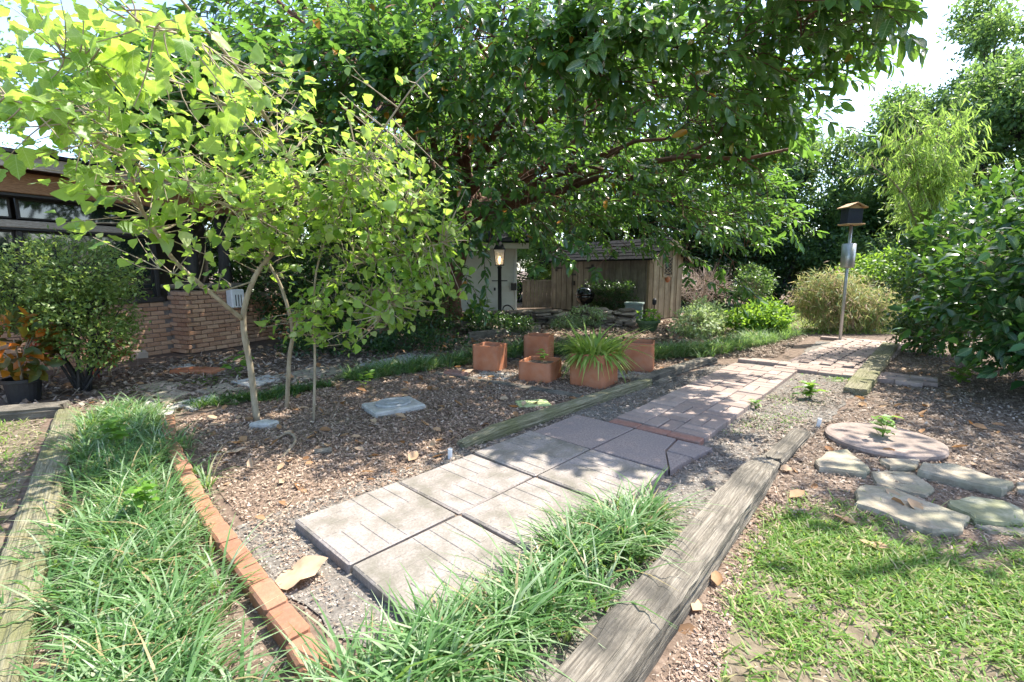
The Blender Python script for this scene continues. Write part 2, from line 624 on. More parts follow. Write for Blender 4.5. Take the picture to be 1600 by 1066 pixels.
M['aloe'] = leaf_mat('strap_leaf', [(0, (.18, .31, .06)), (.6, (.32, .45, .10)), (1, (.52, .57, .2))], (.6, .75, .1), .35, .4, .4)
M['weed'] = leaf_mat('weed_leaf', [(0, (.08, .2, .03)), (1, (.2, .36, .06))], (.45, .7, .06), .4, .45, .4)

M['bark_red'] = rough_mat('rubber_bark', [(.3, (.07, .035, .022)), (.7, (.19, .105, .07))], 9, .85, .7, .03, (1, 1, .35))
M['bark_pale'] = rough_mat('sapling_bark', [(.3, (.20, .155, .095)), (.7, (.40, .34, .245))], 14, .8, .5, .01, (1, 1, .3))
M['bark_dark'] = rough_mat('dark_bark', [(.3, (.02, .02, .02)), (.7, (.07, .065, .06))], 9, .9, .7, .03, (1, 1, .3))
M['twig'] = rough_mat('twig_bark', [(.3, (.16, .12, .08)), (.7, (.32, .26, .18))], 12, .85, .3, .005)
M['twig_dry'] = rough_mat('dry_twig', [(.3, (.30, .22, .17)), (.7, (.5, .41, .33))], 12, .85, .3, .005)
M['timber'] = rough_mat('weathered_timber', [(.22, (.045, .038, .03)), (.42, (.14, .12, .093)), (.58, (.25, .22, .172)), (.78, (.42, .37, .29))], 8, .9, 1.0, .012, (.28, 16, 16), detail=9, stain=(4, (.06, .055, .045), .85))
M['timber_moss'] = rough_mat('mossy_timber', [(.22, (.045, .04, .025)), (.42, (.135, .125, .075)), (.6, (.27, .245, .165)), (.8, (.43, .39, .29))], 8, .9, 1.0, .012, (.28, 15, 15), detail=9, stain=(3, (.12, .125, .05), .75))
M['slab'] = rough_mat('aggregate_slab', [(.2, (.07, .06, .052)), (.42, (.205, .18, .16)), (.58, (.30, .265, .24)), (.85, (.47, .43, .395))], 70, .9, .6, .005, detail=10, src2=('obj', .3, (.22, .205, .17), (.33, .275, .25)), stain=(5, (.13, .12, .09), .8))
M['slab_pink'] = rough_mat('pink_slab', [(.25, (.12, .095, .082)), (.5, (.25, .20, .178)), (.75, (.38, .32, .29))], 75, .9, .5, .004, detail=10, stain=(3, (.20, .17, .165), .7))
M['paver'] = rough_mat('path_brick', [(.25, (.15, .11, .092)), (.5, (.28, .21, .175)), (.75, (.42, .335, .29))], 55, .9, .5, .005, detail=9, src2=('obj', .5, (.22, .165, .14), (.45, .36, .305)), stain=(4, (.20, .17, .155), .6))
M['paver_red'] = rough_mat('red_brick', [(.25, (.19, .09, .065)), (.75, (.34, .18, .135))], 40, .9, .5, .005, stain=(6, (.2, .16, .14), .7))
M['edgebrick'] = rough_mat('edging_brick', [(.25, (.19, .08, .045)), (.5, (.31, .15, .088)), (.75, (.43, .245, .16))], 30, .85, .5, .006, detail=8, src2=('obj', .45, (.24, .095, .055), (.44, .24, .145)), stain=(9, (.17, .115, .08), .65))
M['housebrick'] = rough_mat('house_brick', [(.25, (.26, .13, .07)), (.5, (.42, .24, .145)), (.75, (.54, .36, .24))], 25, .9, .5, .006, detail=8, src2=('obj', .5, (.27, .13, .075), (.60, .41, .27)))
M['mortar'] = plain('mortar', (.22, .18, .15), .95)
M['terra'] = rough_mat('terracotta', [(.2, (.29, .095, .042)), (.5, (.40, .145, .066)), (.8, (.47, .205, .11))], 5, .75, .2, .004, detail=9, stain=(9, (.36, .20, .13), .35))
M['flag'] = rough_mat('flagstone', [(.22, (.13, .11, .075)), (.45, (.27, .23, .17)), (.62, (.38, .33, .255)), (.85, (.52, .465, .38))], 9, .88, .9, .02, detail=10, stain=(4, (.17, .17, .10), .7))
M['flag_moss'] = rough_mat('mossy_flagstone', [(.25, (.10, .11, .05)), (.5, (.22, .22, .13)), (.75, (.38, .36, .27))], 9, .88, .9, .012, detail=10)
M['roundstone'] = rough_mat('round_stone', [(.25, (.18, .135, .11)), (.5, (.27, .21, .178)), (.75, (.36, .295, .255))], 40, .9, .5, .005, detail=9, stain=(5, (.17, .14, .115), .6))
M['concrete'] = rough_mat('concrete', [(.25, (.26, .25, .22)), (.5, (.40, .385, .345)), (.75, (.52, .50, .46))], 18, .9, .4, .005, detail=9)
M['wallstone'] = rough_mat('wall_stone', [(.25, (.07, .055, .045)), (.5, (.19, .155, .125)), (.75, (.36, .31, .26))], 6, .9, .6, .02, detail=8, src2=('obj', .65, (.06, .045, .035), (.50, .40, .31)))
M['shedwood'] = rough_mat('shed_plank', [(.25, (.105, .09, .075)), (.5, (.215, .188, .155)), (.75, (.34, .305, .26))], 5, .85, .4, .006, (6, 6, .5), src2=('obj', .35, (.12, .10, .082), (.32, .28, .232)), stain=(2.5, (.10, .08, .065), .6))
M['shedgold'] = rough_mat('shed_gable_plank', [(.25, (.17, .12, .07)), (.5, (.32, .25, .165)), (.75, (.47, .40, .29))], 5, .85, .4, .006, (6, 6, .5), src2=('obj', .45, (.17, .115, .065), (.46, .38, .27)), stain=(3, (.14, .10, .065), .6))
M['shingle'] = rough_mat('roof_shingle', [(.3, (.010, .0105, .012)), (.7, (.034, .035, .039))], 40, .95, .5, .006, spec=.08)
M['siding'] = plain('white_siding', (.62, .61, .55), .6, var=.06, scale=4, bstr=.03)
M['fascia'] = rough_mat('weathered_fascia', [(.25, (.18, .15, .12)), (.5, (.34, .29, .235)), (.75, (.48, .43, .36))], 6, .85, .4, .006, (3, 3, 12))
M['beam'] = rough_mat('brown_beam', [(.25, (.15, .075, .035)), (.5, (.28, .155, .08)), (.75, (.38, .23, .13))], 6, .8, .4, .006, (3, 3, 12))
M['blackmetal'] = plain('black_metal', (.018, .018, .02), .45, .3, var=.2)
M['bronze'] = plain('dark_window_frame', (.035, .032, .03), .5, .2)
M['galv'] = plain('galvanized_metal', (.42, .43, .43), .42, .7, var=.12, scale=10, bstr=.05)
M['greybox'] = plain('painted_grey_green', (.17, .22, .20), .5, var=.1)
M['white'] = plain('white_plastic', (.72, .72, .70), .45, var=.06)
M['darkblue'] = plain('dark_blue_panel', (.018, .022, .045), .5, var=.2)
M['feederwood'] = rough_mat('feeder_wood', [(.3, (.36, .20, .10)), (.7, (.56, .38, .22))], 8, .8, .3, .004, (1, 8, 8))
M['blackplastic'] = plain('black_plastic', (.016, .016, .018), .5)
M['greenplastic'] = plain('green_pot', (.07, .12, .055), .6, var=.2)
M['enamel'] = plain('black_enamel', (.008, .008, .009), .12, spec=.6, bstr=0)
M['limecover'] = plain('lime_cover', (.40, .46, .20), .8, var=.15, scale=12)
M['iron'] = rough_mat('cast_cover', [(.3, (.22, .225, .22)), (.7, (.40, .41, .40))], 25, .7, .4, .004)
mg, nt, p, out = new_mat('window_glass')
p.inputs["Base Color"].default_value = (.012, .018, .016, 1)
p.inputs["Roughness"].default_value = .04
p.inputs["Specular IOR Level"].default_value = .9
p.inputs["Coat Weight"].default_value = .7
p.inputs["Coat Roughness"].default_value = .03
M['glass'] = mg
ml, nt, p, out = new_mat('lantern_glass')
p.inputs["Base Color"].default_value = (.85, .85, .82, 1)
p.inputs["Roughness"].default_value = .25
p.inputs["Alpha"].default_value = .45
M['lantern'] = ml
mbulb, nt, p, out = new_mat('lit_bulb')
p.inputs["Base Color"].default_value = (1, .8, .5, 1)
p.inputs["Emission Color"].default_value = (1, .62, .28, 1)
p.inputs["Emission Strength"].default_value = 3
M['bulb'] = mbulb

# ------------------------------------------------------------------ ground and paths (setting)
def sheet(name, poly, z, mat, n_edge=10, wob=.03):
    P = []
    poly = [np.array(p[:2], float) for p in poly]
    for i in range(len(poly)):
        a, b = poly[i], poly[(i + 1) % len(poly)]
        k = max(2, int(np.linalg.norm(b - a) / .12)) if wob else 1
        for j in range(k):
            P.append(a + (b - a) * j / k + (U(-wob, wob, 2) if wob else 0))
    V = [(p[0], p[1], z) for p in P]
    return tag(link(name, mesh(name, V, [list(range(len(V)))], mat)), kind="structure")


gs = 160
V = [(-gs, -40, 0), (gs, -40, 0), (gs, 260, 0), (-gs, 260, 0)]
tag(link("ground", mesh("ground", V, [(0, 1, 2, 3)], M['soil'])), kind="structure")

bed_poly = [(-.72, 1.75), (-1.75, 2.75), (-3.1, 4.3), (-2.3, 5.4), (-1.1, 6.6), (.2, 7.3), (1.4, 7.7), (2.9, 7.1), (1.55, 5.65), (-.4, 3.65), (-.55, 3.2), (-1.25, 2.5), (-.85, 2.0)]
sheet("mulch_bed_ground", bed_poly, .004, M['mulch'])
gravel_poly = [(-.7, 1.65), (-1.55, 2.35), (-.5, 3.6), (1.6, 5.55), (2.9, 6.85), (4.3, 7.2), (5.9, 9.2), (7.2, 9.2), (6.6, 8.35), (3.9, 5.3), (2.55, 3.9), (1.75, 3.2), (.4, 1.6), (.1, 1.3)]
sheet("gravel_path", gravel_poly, .008, M['gravel'])
lawnR = [(.55, 1.25), (1.05, 2.05), (1.5, 2.62), (2.0, 2.55), (2.5, 2.2), (3.6, 1.9), (3.6, .6), (.4, .6)]
sheet("lawn_near", lawnR, .004, M['lawnsoil'])
lawnL = [(-5.6, 4.5), (-4.38, 4.36), (-1.64, 1.1), (-1.7, .7), (-3.5, 1.0), (-6, 2.6)]
sheet("lawn_side", lawnL, .004, M['lawnsoil'])
lawnF = [(3.9, 9.0), (4.9, 9.2), (6.1, 10.2), (9, 10.2), (16, 13), (16, 17), (7, 16.5)]
sheet("lawn_far", lawnF, .004, M['lawnsoil'])

# ---- concrete slabs of the near path
PA, PB = np.array((.68, .733)), np.array((.733, -.68))
PO = np.array((-1.19, 2.42))


def PP(a, b, z=0.0):
    q = PO + PA * a + PB * b
    return np.array((q[0], q[1], z))


path = tag(link("slab_path", None), kind="structure")
ang = math.atan2(PA[1], PA[0])


def slab_mesh(name, la, lb, mat, pattern=True):
    mb = MB()
    V, F = box((0, 0, -.018), (la, lb, .058), 0, .005)
    V[:, :2] += U(-.005, .004, (len(V), 2))
    mb.add(V, F)
    if pattern:
        for ia in range(2):
            for ib in range(2):
                ca, cb = (ia - .5) * la / 2 * .985, (ib - .5) * lb / 2 * .985
                for k in range(3):
                    if (ia + ib) % 2:
                        mb.box((ca, cb + (k - 1) * lb / 6 * .985, .0105), (la / 2 - .010, lb / 6 - .008, .008), 0, .0035)
                    else:
                        mb.box((ca + (k - 1) * la / 6 * .985, cb, .0105), (la / 6 - .008, lb / 2 - .010, .008), 0, .0035)
    V, F = mb.get()
    return mesh(name, V, F, mat)


LA, LB = .66, .605
js = [PP(.03, .03), PP(4 * LA - .03, .03), PP(4 * LA - .03, 2 * LB - .03), PP(.03, 2 * LB - .03)]
js = link("joint_soil", mesh("joint_soil", *prism(js, .0, .036, .01), M['soil']), path)
sm = slab_mesh("slab", LA - .022, LB - .022, M['slab'])
smp = slab_mesh("slab_plain", LA - .02, LB - .02, M['slab_pink'], False)
for r in range(4):
    for c_ in range(2):
        if r == 3 and c_ == 1:
            continue
        me = smp if r == 3 else sm
        q = PP((r + .5) * LA, (c_ + .5) * LB, .045 + U(-.006, .006))
        o = link("slab", me, path, q, (U(-.008, .008), U(-.008, .008), ang + U(-.012, .012) + (math.pi if (r + c_) % 2 else 0)))
# the last slab on that side is cracked into three pieces
a0, a1, b0, b1 = 3 * LA + .01, 4 * LA - .01, LB + .01, 2 * LB - .01
for poly in ([(a0, b0), (a1, b0), (a1, b0 + .36), (a1 - .28, b0 + .40), (a0 + .02, b1)],
             [(a1, b0 + .375), (a1 + .01, b1 + .06), (a1 - .27, b1 + .03), (a1 - .275, b0 + .415)],
             [(a1 - .29, b0 + .415), (a1 - .285, b1 + .02), (a0 + .03, b1 + .01)]):
    V, F = prism([PP(a, b) for a, b in poly], -.02, .052 + U(-.006, .006), .006)
    part(path, "slab", V, F, M['slab_pink'])

# ---- brick path
bpath = tag(link("brick_path", None), kind="structure")
brick_me = mesh("paving_brick", *box((0, 0, 0), (.262, .126, .06), 0, .006), M['paver'])
brick_red = mesh("paving_brick_red", *box((0, 0, 0), (.262, .126, .06), 0, .006), M['paver_red'])
BD = np.array((.657, .753)); BN = np.array((.753, -.657))
BO = np.array((.86, 4.13))


def BP(a, b, z=0.0):
    q = BO + BD * a + BN * b
    return (q[0], q[1], z)


bang = math.atan2(BD[1], BD[0])
for i in range(3):
    link("brick", brick_red, bpath, BP(.06, .135 + i * .268, .022 + U(-.004, .004)), (0, 0, bang + math.pi / 2 + U(-.02, .02)))
for i in range(13):
    for j in range(3):
        for k in range(2):
            a, b = .14 + i * .268, j * .268
            z = .028 + U(-.006, .006)
            if (i + j) % 2:
                link("brick", brick_me, bpath, BP(a + .134, b + .067 + k * .134, z), (U(-.015, .015), U(-.015, .015), bang + U(-.015, .015)))
            else:
                link("brick", brick_me, bpath, BP(a + .067 + k * .134, b + .134, z), (U(-.015, .015), U(-.015, .015), bang + math.pi / 2 + U(-.015, .015)))
# cross band towards the far timber
for i in range(8):
    for k in range(4):
        if i < 2 and k < 2: continue
        a, b = 3.66 + k * .134, -.05 + i * .268 + (k % 2) * .134
        link("brick", brick_me, bpath, BP(a + .067, b + .134, .028 + U(-.006, .006)), (U(-.015, .015), U(-.015, .015), bang + math.pi / 2 + U(-.015, .015)))
# landing in front of the feeder pole
for i in range(12):
    for k in range(8):
        a, b = 4.22 + i * .268 + (k % 2) * .134, .55 + k * .134 + i * .02
        link("brick", brick_me, bpath, BP(a + .134, b + .067, .026 + U(-.006, .006)), (U(-.015, .015), U(-.015, .015), bang + U(-.02, .02)))
for i in range(7):
    link("brick", brick_me, bpath, BP(7.58 + U(-.02, .02), .6 + i * .268, .03), (0, 0, bang + math.pi / 2 + U(-.02, .02)))

# ------------------------------------------------------------------ timbers
def timber(label, p0, p1, w, h, mat, decay=(0, 0), z0=-.02, group="weathered edging timbers", rough_=.006, tilt=0.0):
    p0, p1 = np.array(p0, float)[:2], np.array(p1, float)[:2]
    L = np.linalg.norm(p1 - p0)
    ns = max(8, int(L / .09))
    xs = np.linspace(0, L, ns)
    prof = []
    c = .014
    for y in np.linspace(-w / 2 + c, w / 2 - c, 9): prof.append((y, h))
    for z in np.linspace(h - c, 0, 8): prof.append((w / 2, z))
    for y in np.linspace(w / 2, -w / 2, 4)[1:-1]: prof.append((y, 0))
    for z in np.linspace(0, h - c, 8): prof.append((-w / 2, z))
    prof = np.array(prof)
    m = len(prof)
    groove = U(-1, .35, m) * .009
    groove[17:19] = 0
    outn = norm(prof - np.array((0, h / 2)))
    V = []
    bend = U(-.012, .012)
    for x in xs:
        t = x / L
        k = 1 - decay[0] * max(0, 1 - t / .12) - decay[1] * max(0, 1 - (1 - t) / .15)
        q = prof.copy()
        q = q + outn * (groove * (.7 + .5 * np.sin(x * 3 + np.arange(m))))[:, None] + rng.normal(0, rough_ * .45, (m, 2))
        q[:, 1] = q[:, 1] * (.35 + .65 * k) if k < 1 else q[:, 1]
        q[:, 0] = q[:, 0] * (.6 + .4 * k) + bend * math.sin(math.pi * t) + tilt * q[:, 1]
        e = rng.normal(0, .008, m) if x in (xs[0], xs[-1]) else 0
        V.append(np.c_[np.full(m, x) + e, q])
    V = np.concatenate(V)
    F = []
    for i in range(ns - 1):
        for j in range(m):
            k2 = (j + 1) % m
            F.append((i * m + j, (i + 1) * m + j, (i + 1) * m + k2, i * m + k2))
    V = np.vstack([V, [(0, 0, h / 2)], [(L, 0, h / 2)]])
    n0 = ns * m
    for j in range(m):
        F.append((n0, j, (j + 1) % m))
        F.append((n0 + 1, (ns - 1) * m + (j + 1) % m, (ns - 1) * m + j))
    a = math.atan2(*(p1 - p0)[::-1])
    o = link("edging_timber", mesh("edging_timber", V, F, mat), None, (p0[0], p0[1], z0), (0, 0, a))
    return tag(o, label, "timber", group)


timber("mossy timber edging the long grass strip beside the side lawn", (-1.52, 1.15), (-4.22, 4.42), .17, .11, M['timber_moss'])
timber("thick weathered timber between the front grass clump and near lawn", (.04, 1.1), (1.79, 3.2), .185, .16, M['timber'], (0, .5))
timber("low split timber stub behind the thick near timber", (1.84, 3.24), (2.5, 3.95), .13, .10, M['timber'], (0, .8))
timber("mossy far timber running from gravel towards the feeder pole", (3.82, 5.2), (6.75, 8.45), .24, .12, M['timber_moss'], (.2, 0))
timber("long gray timber between mulch bed and slab path", (-.40, 3.60), (1.64, 5.66), .13, .12, M['timber_moss'], (.5, .1))
timber("gray timber beside terracotta pots along the brick path", (1.50, 5.66), (2.83, 6.98), .15, .12, M['timber'])
timber("short timber block propped against the bed timber", (1.73, 5.62), (2.06, 5.95), .08, .09, M['timber'], (0, 0))
timber("tiny square timber block at the far end of the bed timber", (2.86, 6.92), (3.02, 7.06), .12, .11, M['timber'])
timber("thin gray border board behind the lamp side stones", (-.85, 9.35), (.62, 10.55), .06, .19, M['timber'])
for (p0, p1), w in zip((((-1.02, 6.3), (-.62, 6.06)), ((-.62, 6.03), (-.3, 5.83)), ((-.28, 5.82), (.05, 5.6)), ((.06, 5.58), (.86, 5.04))), ("first", "second", "third", "last and longest")):
    timber("pale border board, %s of four from the left in front of pots" % w, p0, p1, .11, .05, M['timber'], group="pale boards in front of the pots")
timber("wide dark timber end between black plant pot and side lawn", (-5.0, 4.22), (-4.33, 4.5), .2, .14, M['timber'])

# terracotta-coloured edging bricks on the other side of the grass strip
eb = root("brick_edging", "row of orange edging bricks between grass strip and mulch bed", "brick edging", (-.6, 1.4, 0))
eme = mesh("edging_brick", *box((0, 0, 0), (.206, .092, .10), 0, .011), M['edgebrick'])
cur = smooth_path([(-.50, 1.25, 0), (-.86, 1.66, 0), (-1.25, 2.05, 0), (-1.72, 2.52, 0), (-2.2, 3.05, 0), (-2.75, 3.7, 0), (-3.15, 4.25, 0)], 12)
seg = np.r_[0, np.cumsum(np.linalg.norm(np.diff(cur, axis=0), axis=1))]
s = .1
while s < seg[-1] - .1:
    q = np.array([np.interp(s, seg, cur[:, i]) for i in range(3)])
    q2 = np.array([np.interp(s + .05, seg, cur[:, i]) for i in range(3)])
    a = math.atan2(*(q2 - q)[:2][::-1])
    link("brick", eme, eb, q + np.array((0, 0, .035 + U(-.014, .010))) - np.array(eb.location), (U(-.05, .05), U(-.025, .025), a + U(-.05, .05)))
    s += U(.217, .226)

# ------------------------------------------------------------------ litter: mulch chips, gravel, dry leaves
def on_hard(P):
    """true where slabs or bricks lie"""
    d = P - PO
    a, b = d @ PA, d @ PB
    k = (a > 0) & (a < 4 * LA) & (b > 0) & (b < 2 * LB)
    d = P - BO
    a, b = d @ BD, d @ BN
    k |= (a > 0) & (a < 4.3) & (b > 0) & (b < .82)
    k |= (a > 3.6) & (a < 4.3) & (b > 0) & (b < 2.6)
    k |= (a > 4.2) & (a < 7.5) & (b > .5) & (b < 1.75)
    return k


def chips(name, label, P, size, mat, zb=.006, thick=.3, cat=None):
    n = len(P)
    L = size * U(.5, 1.6, n) * np.clip(P[:, 1] / 3.2, .55, 1.2)
    az = U(0, 2 * math.pi, n)
    tilt = rng.normal(0, .28, n)
    D = np.c_[np.cos(az) * np.cos(tilt), np.sin(az) * np.cos(tilt), np.sin(tilt)]
    N = np.c_[rng.normal(0, .35, n), rng.normal(0, .35, n), np.ones(n)]
    pos = np.c_[P, zb + U(0, .012, n) + np.abs(np.sin(tilt)) * L * .5]
    pv = np.array([(-.5, -.13, 0), (.42, -.17, .03), (.5, .12, .0), (-.4, .16, .06)])
    pf = np.array([(0, 1, 2), (0, 2, 3)])
    protos = [(pv, pf), (pv * np.array((1.5, .4, 1)), pf), (pv * np.array((1.8, .28, 1)), pf), (pv * np.array((1, 1.6, 1.6)), pf)]
    V, F = scatter(protos, pos, D, N, L)
    o = link(name, mesh(name, V, F, mat))
    return tag(o, label, cat or "litter", kind="stuff")


P = sample_poly(bed_poly, 90000)
P = P[~on_hard(P)]
near = rng.random(len(P)) < np.clip(1.25 - (P[:, 1] - 2) * .13, .3, 1)
chips("bark_mulch", "brown bark chips covering the planting bed", P[near], .019, M['chips'], cat="mulch")
rightbed = [(.12, 1.0), (1.75, 3.05), (2.5, 3.85), (3.9, 5.2), (6.6, 8.3), (7.5, 9), (9, 8), (6.5, 4), (4.2, 1.9), (2.5, 2.2), (2, 2.5), (1.5, 2.6), (1.0, 2.0), (.5, 1.2), (.35, 1.0)]
sheet("mulch_ground_right", rightbed, .0045, M['mulch'])
P = sample_poly(rightbed, 62000, lambda p: np.clip(1.3 - (p[:, 1] - 2) * .16, .12, 1))
chips("shredded_mulch", "gray brown shredded mulch around the flagstones", P, .020, M['drychips'], cat="mulch")
P = sample_poly(gravel_poly, 22000, lambda p: np.clip(1.3 - (p[:, 1] - 2) * .17, .1, 1) * (.25 + .75 * patch(p, 1.6, 3)))
P = P[~on_hard(P)]
chips("path_litter", "small dry leaf litter along the gravel beside the slabs", P, .022, M['drychips'], .012)
back_poly = [(-6.2, 5.2), (-5.0, 7.6), (-3.5, 9.8), (-1, 10.5), (.5, 9.5), (.6, 7.5), (-1.2, 6.7), (-2.3, 5.6), (-3.2, 4.5), (-4.5, 4.6)]
P = sample_poly(back_poly, 14000)
chips("yard_litter", "dry leaves and bark crumbs on the soil by the brick wall", P, .045, M['drychips'])
P = sample_poly([(-.6, 9.8), (-2.5, 12), (0, 14), (6, 12.5), (5.5, 9.6), (3, 8), (1, 8.2)], 7000)
chips("far_litter", "reddish leaf litter around the lamp post and stone wall", P, .07, M['chips'])
P = sample_poly([(-.3, 1.1), (-1.0, 1.9), (-2.3, 3.3), (-3.2, 4.4), (-4.2, 4.5), (-1.5, 1.1)], 16000)
chips("strip_litter", "dry crumbs on the soil between edging bricks and grass strip", P, .020, M['drychips'])
P = sample_poly([(.1, .9), (1.0, 2.05), (1.7, 2.95), (1.6, 2.6), (1.05, 2.0), (.55, 1.2), (.45, .9)], 9000)
chips("timber_side_litter", "brown crumbs of bark along the lawn side of the thick timber", P, .026, M['chips'])
P = sample_poly(lawnR, 6000)
chips("near_lawn_litter", "straw and dry bits between the near lawn blades", P, .022, M['drychips'])
P = sample_poly([(3.2, 7.4), (4.2, 7.5), (6.2, 9.9), (5.4, 10.3), (3.6, 8.4)], 4500)
chips("landing_litter", "dry litter between the pale grass row and the brick landing", P, .03, M['drychips'])
P = sample_poly(lawnL, 11000)
chips("lawn_litter", "dry bits in the patchy side lawn", P, .018, M['drychips'])

n = 26000
P = sample_poly(gravel_poly, n, lambda p: np.clip(1.25 - (p[:, 1] - 2) * .15, .12, 1))
P = P[~on_hard(P)]
pv = np.array([(1, 0, 0), (-1, 0, 0), (0, .8, 0), (0, -.8, 0), (0, 0, .6), (0, 0, -.6)])
pf = np.array([(0, 2, 4), (2, 1, 4), (1, 3, 4), (3, 0, 4)])
n = len(P)
V, F = scatter([(pv, pf)], np.c_[P, np.full(n, .010)], np.c_[rng.normal(0, 1, (n, 2)), U(-.3, .3, n)], np.c_[rng.normal(0, .3, (n, 2)), np.ones(n)], U(.003, .0095, n))
tag(link("gravel", mesh("gravel", V, F, M['pebble'])), "loose gray gravel on both sides of the slab path", "gravel", kind="stuff")

# fallen sticks
n = 420
P = np.concatenate([sample_poly(bed_poly, n // 2), sample_poly(rightbed, n - n // 2)])
az = U(0, 6.28, n)
L = U(.08, .32, n)
P0 = np.c_[P, np.full(n, .018)]
P1 = P0 + np.c_[np.cos(az) * L, np.sin(az) * L, U(0, .03, n)]
V, F = twigs(P0, P1, rng.normal(0, .02, (n, 3)) * np.array((1, 1, .3)), U(.002, .005, n), .0015)
tag(link("fallen_twigs", mesh("fallen_twigs", V, F, M['twig'])), "thin fallen twigs lying over the mulch", "twigs", kind="stuff")

# scattered dry leaves (uncountable) and single big ones
n = 900
P = np.concatenate([sample_poly(bed_poly, 240), sample_poly(rightbed, 200), sample_poly(back_poly, 280)])
P = P[~on_hard(P)]
n = len(P)
V, F = scatter(L_OVAL + [leaf_proto((0, .3, .7, 1), (0, .3, .24, 0), .6, -.3)], np.c_[P, U(.015, .04, n)], np.c_[rng.normal(0, 1, (n, 2)), U(-.2, .2, n)], np.c_[rng.normal(0, .5, (n, 2)), np.ones(n)], U(.04, .12, n))
tag(link("dry_leaves", mesh("dry_leaves", V, F, M['deadleaf'], True)), "small curled dry leaves strewn over the beds", "leaves", kind="stuff")


def dead_leaf(px, py, size, az, label, z=.02, mat='deadleaf_o', wide=1.0):
    xs = np.linspace(0, 1, 9)
    ws = .27 * np.sin(np.pi * xs ** .8) ** .8
    ws[0] = ws[-1] = 0
    ws = ws * wide
    V, F = leaf_proto(xs, ws, .5 / wide ** 2, -.22, .9 / wide ** 2)
    V[:, 2] += .06 * np.sin(V[:, 0] * 9 + V[:, 1] * 7) * np.abs(V[:, 1]) * 3
    V[:, 2] -= V[:, 2].min()
    st, sf = tube([(0, 0, .02), (-.12, .02, .03), (-.25, .05, .02)], [.008, .006, .005], 5)
    q = G(px, py)
    o = link("dead_leaf", mesh("dead_leaf", V * size, F, M[mat], True), None, (q[0], q[1], .012), (U(-.1, .1), U(-.1, .1), az))
    tag(o, label, "dead leaf", "fallen leaves")
    part(o, "stalk", st * size, sf, M['deadleaf'], world=False)


dead_leaf(430, 915, .23, .35, "largest tan dried leaf, curled beside the corner of the first slab", wide=1.7)
dead_leaf(1400, 868, .15, 2.6, "long reddish brown dried leaf lying at the edge of the near lawn", mat='deadleaf')
dead_leaf(1340, 822, .12, 2.8, "orange brown curled leaf in front of the large flagstone", mat='deadleaf')
dead_leaf(350, 712, .16, .2, "orange dried leaf on dark mulch beside the edging bricks")
dead_leaf(318, 768, .13, 1.7, "small tan dried leaf touching the edging bricks")
dead_leaf(718, 586, .2, .4, "tan dried leaf beside the pot nearest the grass row")
dead_leaf(1020, 1000, .07, .8, "small orange leaf by the thick near timber")
dead_leaf(1155, 875, .07, .2, "tiny orange leaf between thick timber and lawn")

# ------------------------------------------------------------------ blades
def blades(P, az, L, w, a, b, c, d, seg=4, z0=0.0):
    n = len(P)
    t = np.linspace(0, 1, seg + 1)
    r = L[:, None] * (a[:, None] * t + b[:, None] * t ** 2)
    z = L[:, None] * (c[:, None] * t - d[:, None] * t ** 2) + z0
    prof = np.interp(t, [0, .25, .6, 1], [.7, 1, .85, .08])
    hw = w[:, None] * prof[None] / 2
    ca, sa = np.cos(az)[:, None], np.sin(az)[:, None]
    tw = rng.normal(0, .35, n)[:, None]
    sx, sy = -np.sin(az[:, None] + tw), np.cos(az[:, None] + tw)
    X, Y = P[:, 0:1] + ca * r, P[:, 1:2] + sa * r
    V = np.stack([np.stack([X + sx * hw, Y + sy * hw, z], -1), np.stack([X - sx * hw, Y - sy * hw, z], -1)], 2)
    base = (np.arange(n) * (seg + 1) * 2)[:, None]
    i = (np.arange(seg) * 2)[None]
    F = np.stack([base + i, base + i + 1, base + i + 3, base + i + 2], -1).reshape(-1, 4)
    return V.reshape(-1, 3), F


def liriope(name, label, pts, width, n, L=(.22, .40), w=.0085, mat='lirio', clump=.07, per=28, cat="border grass"):
    """a planted row: clumps along a line"""
    pts = np.array([p[:2] for p in pts], float)
    sg = np.r_[0, np.cumsum(np.linalg.norm(np.diff(pts, axis=0), axis=1))]
    nc = max(1, n // per)
    s_ = U(0, sg[-1], nc)
    cx = np.c_[np.interp(s_, sg, pts[:, 0]), np.interp(s_, sg, pts[:, 1])]
    cx += rng.normal(0, width / 2.3, (nc, 2))
    sc = U(.75, 1.2, nc)
    ci = np.repeat(np.arange(nc), per)
    P = cx[ci] + rng.normal(0, clump * .35, (nc * per, 2))
    n = len(P)
    az = np.arctan2(*(P - cx[ci])[:, ::-1].T) + rng.normal(0, .5, n)
    Ls = U(L[0], L[1], n) * sc[ci]
    V, F = blades(P, az, Ls, w * U(.7, 1.25, n), U(.02, .35, n), U(.2, .75, n), U(.75, 1.0, n), U(.25, .75, n))
    V[:, 2] = np.maximum(V[:, 2], .012)
    o = link(name, mesh(name, V, F, M[mat], True))
    return tag(o, label, cat, kind="stuff")


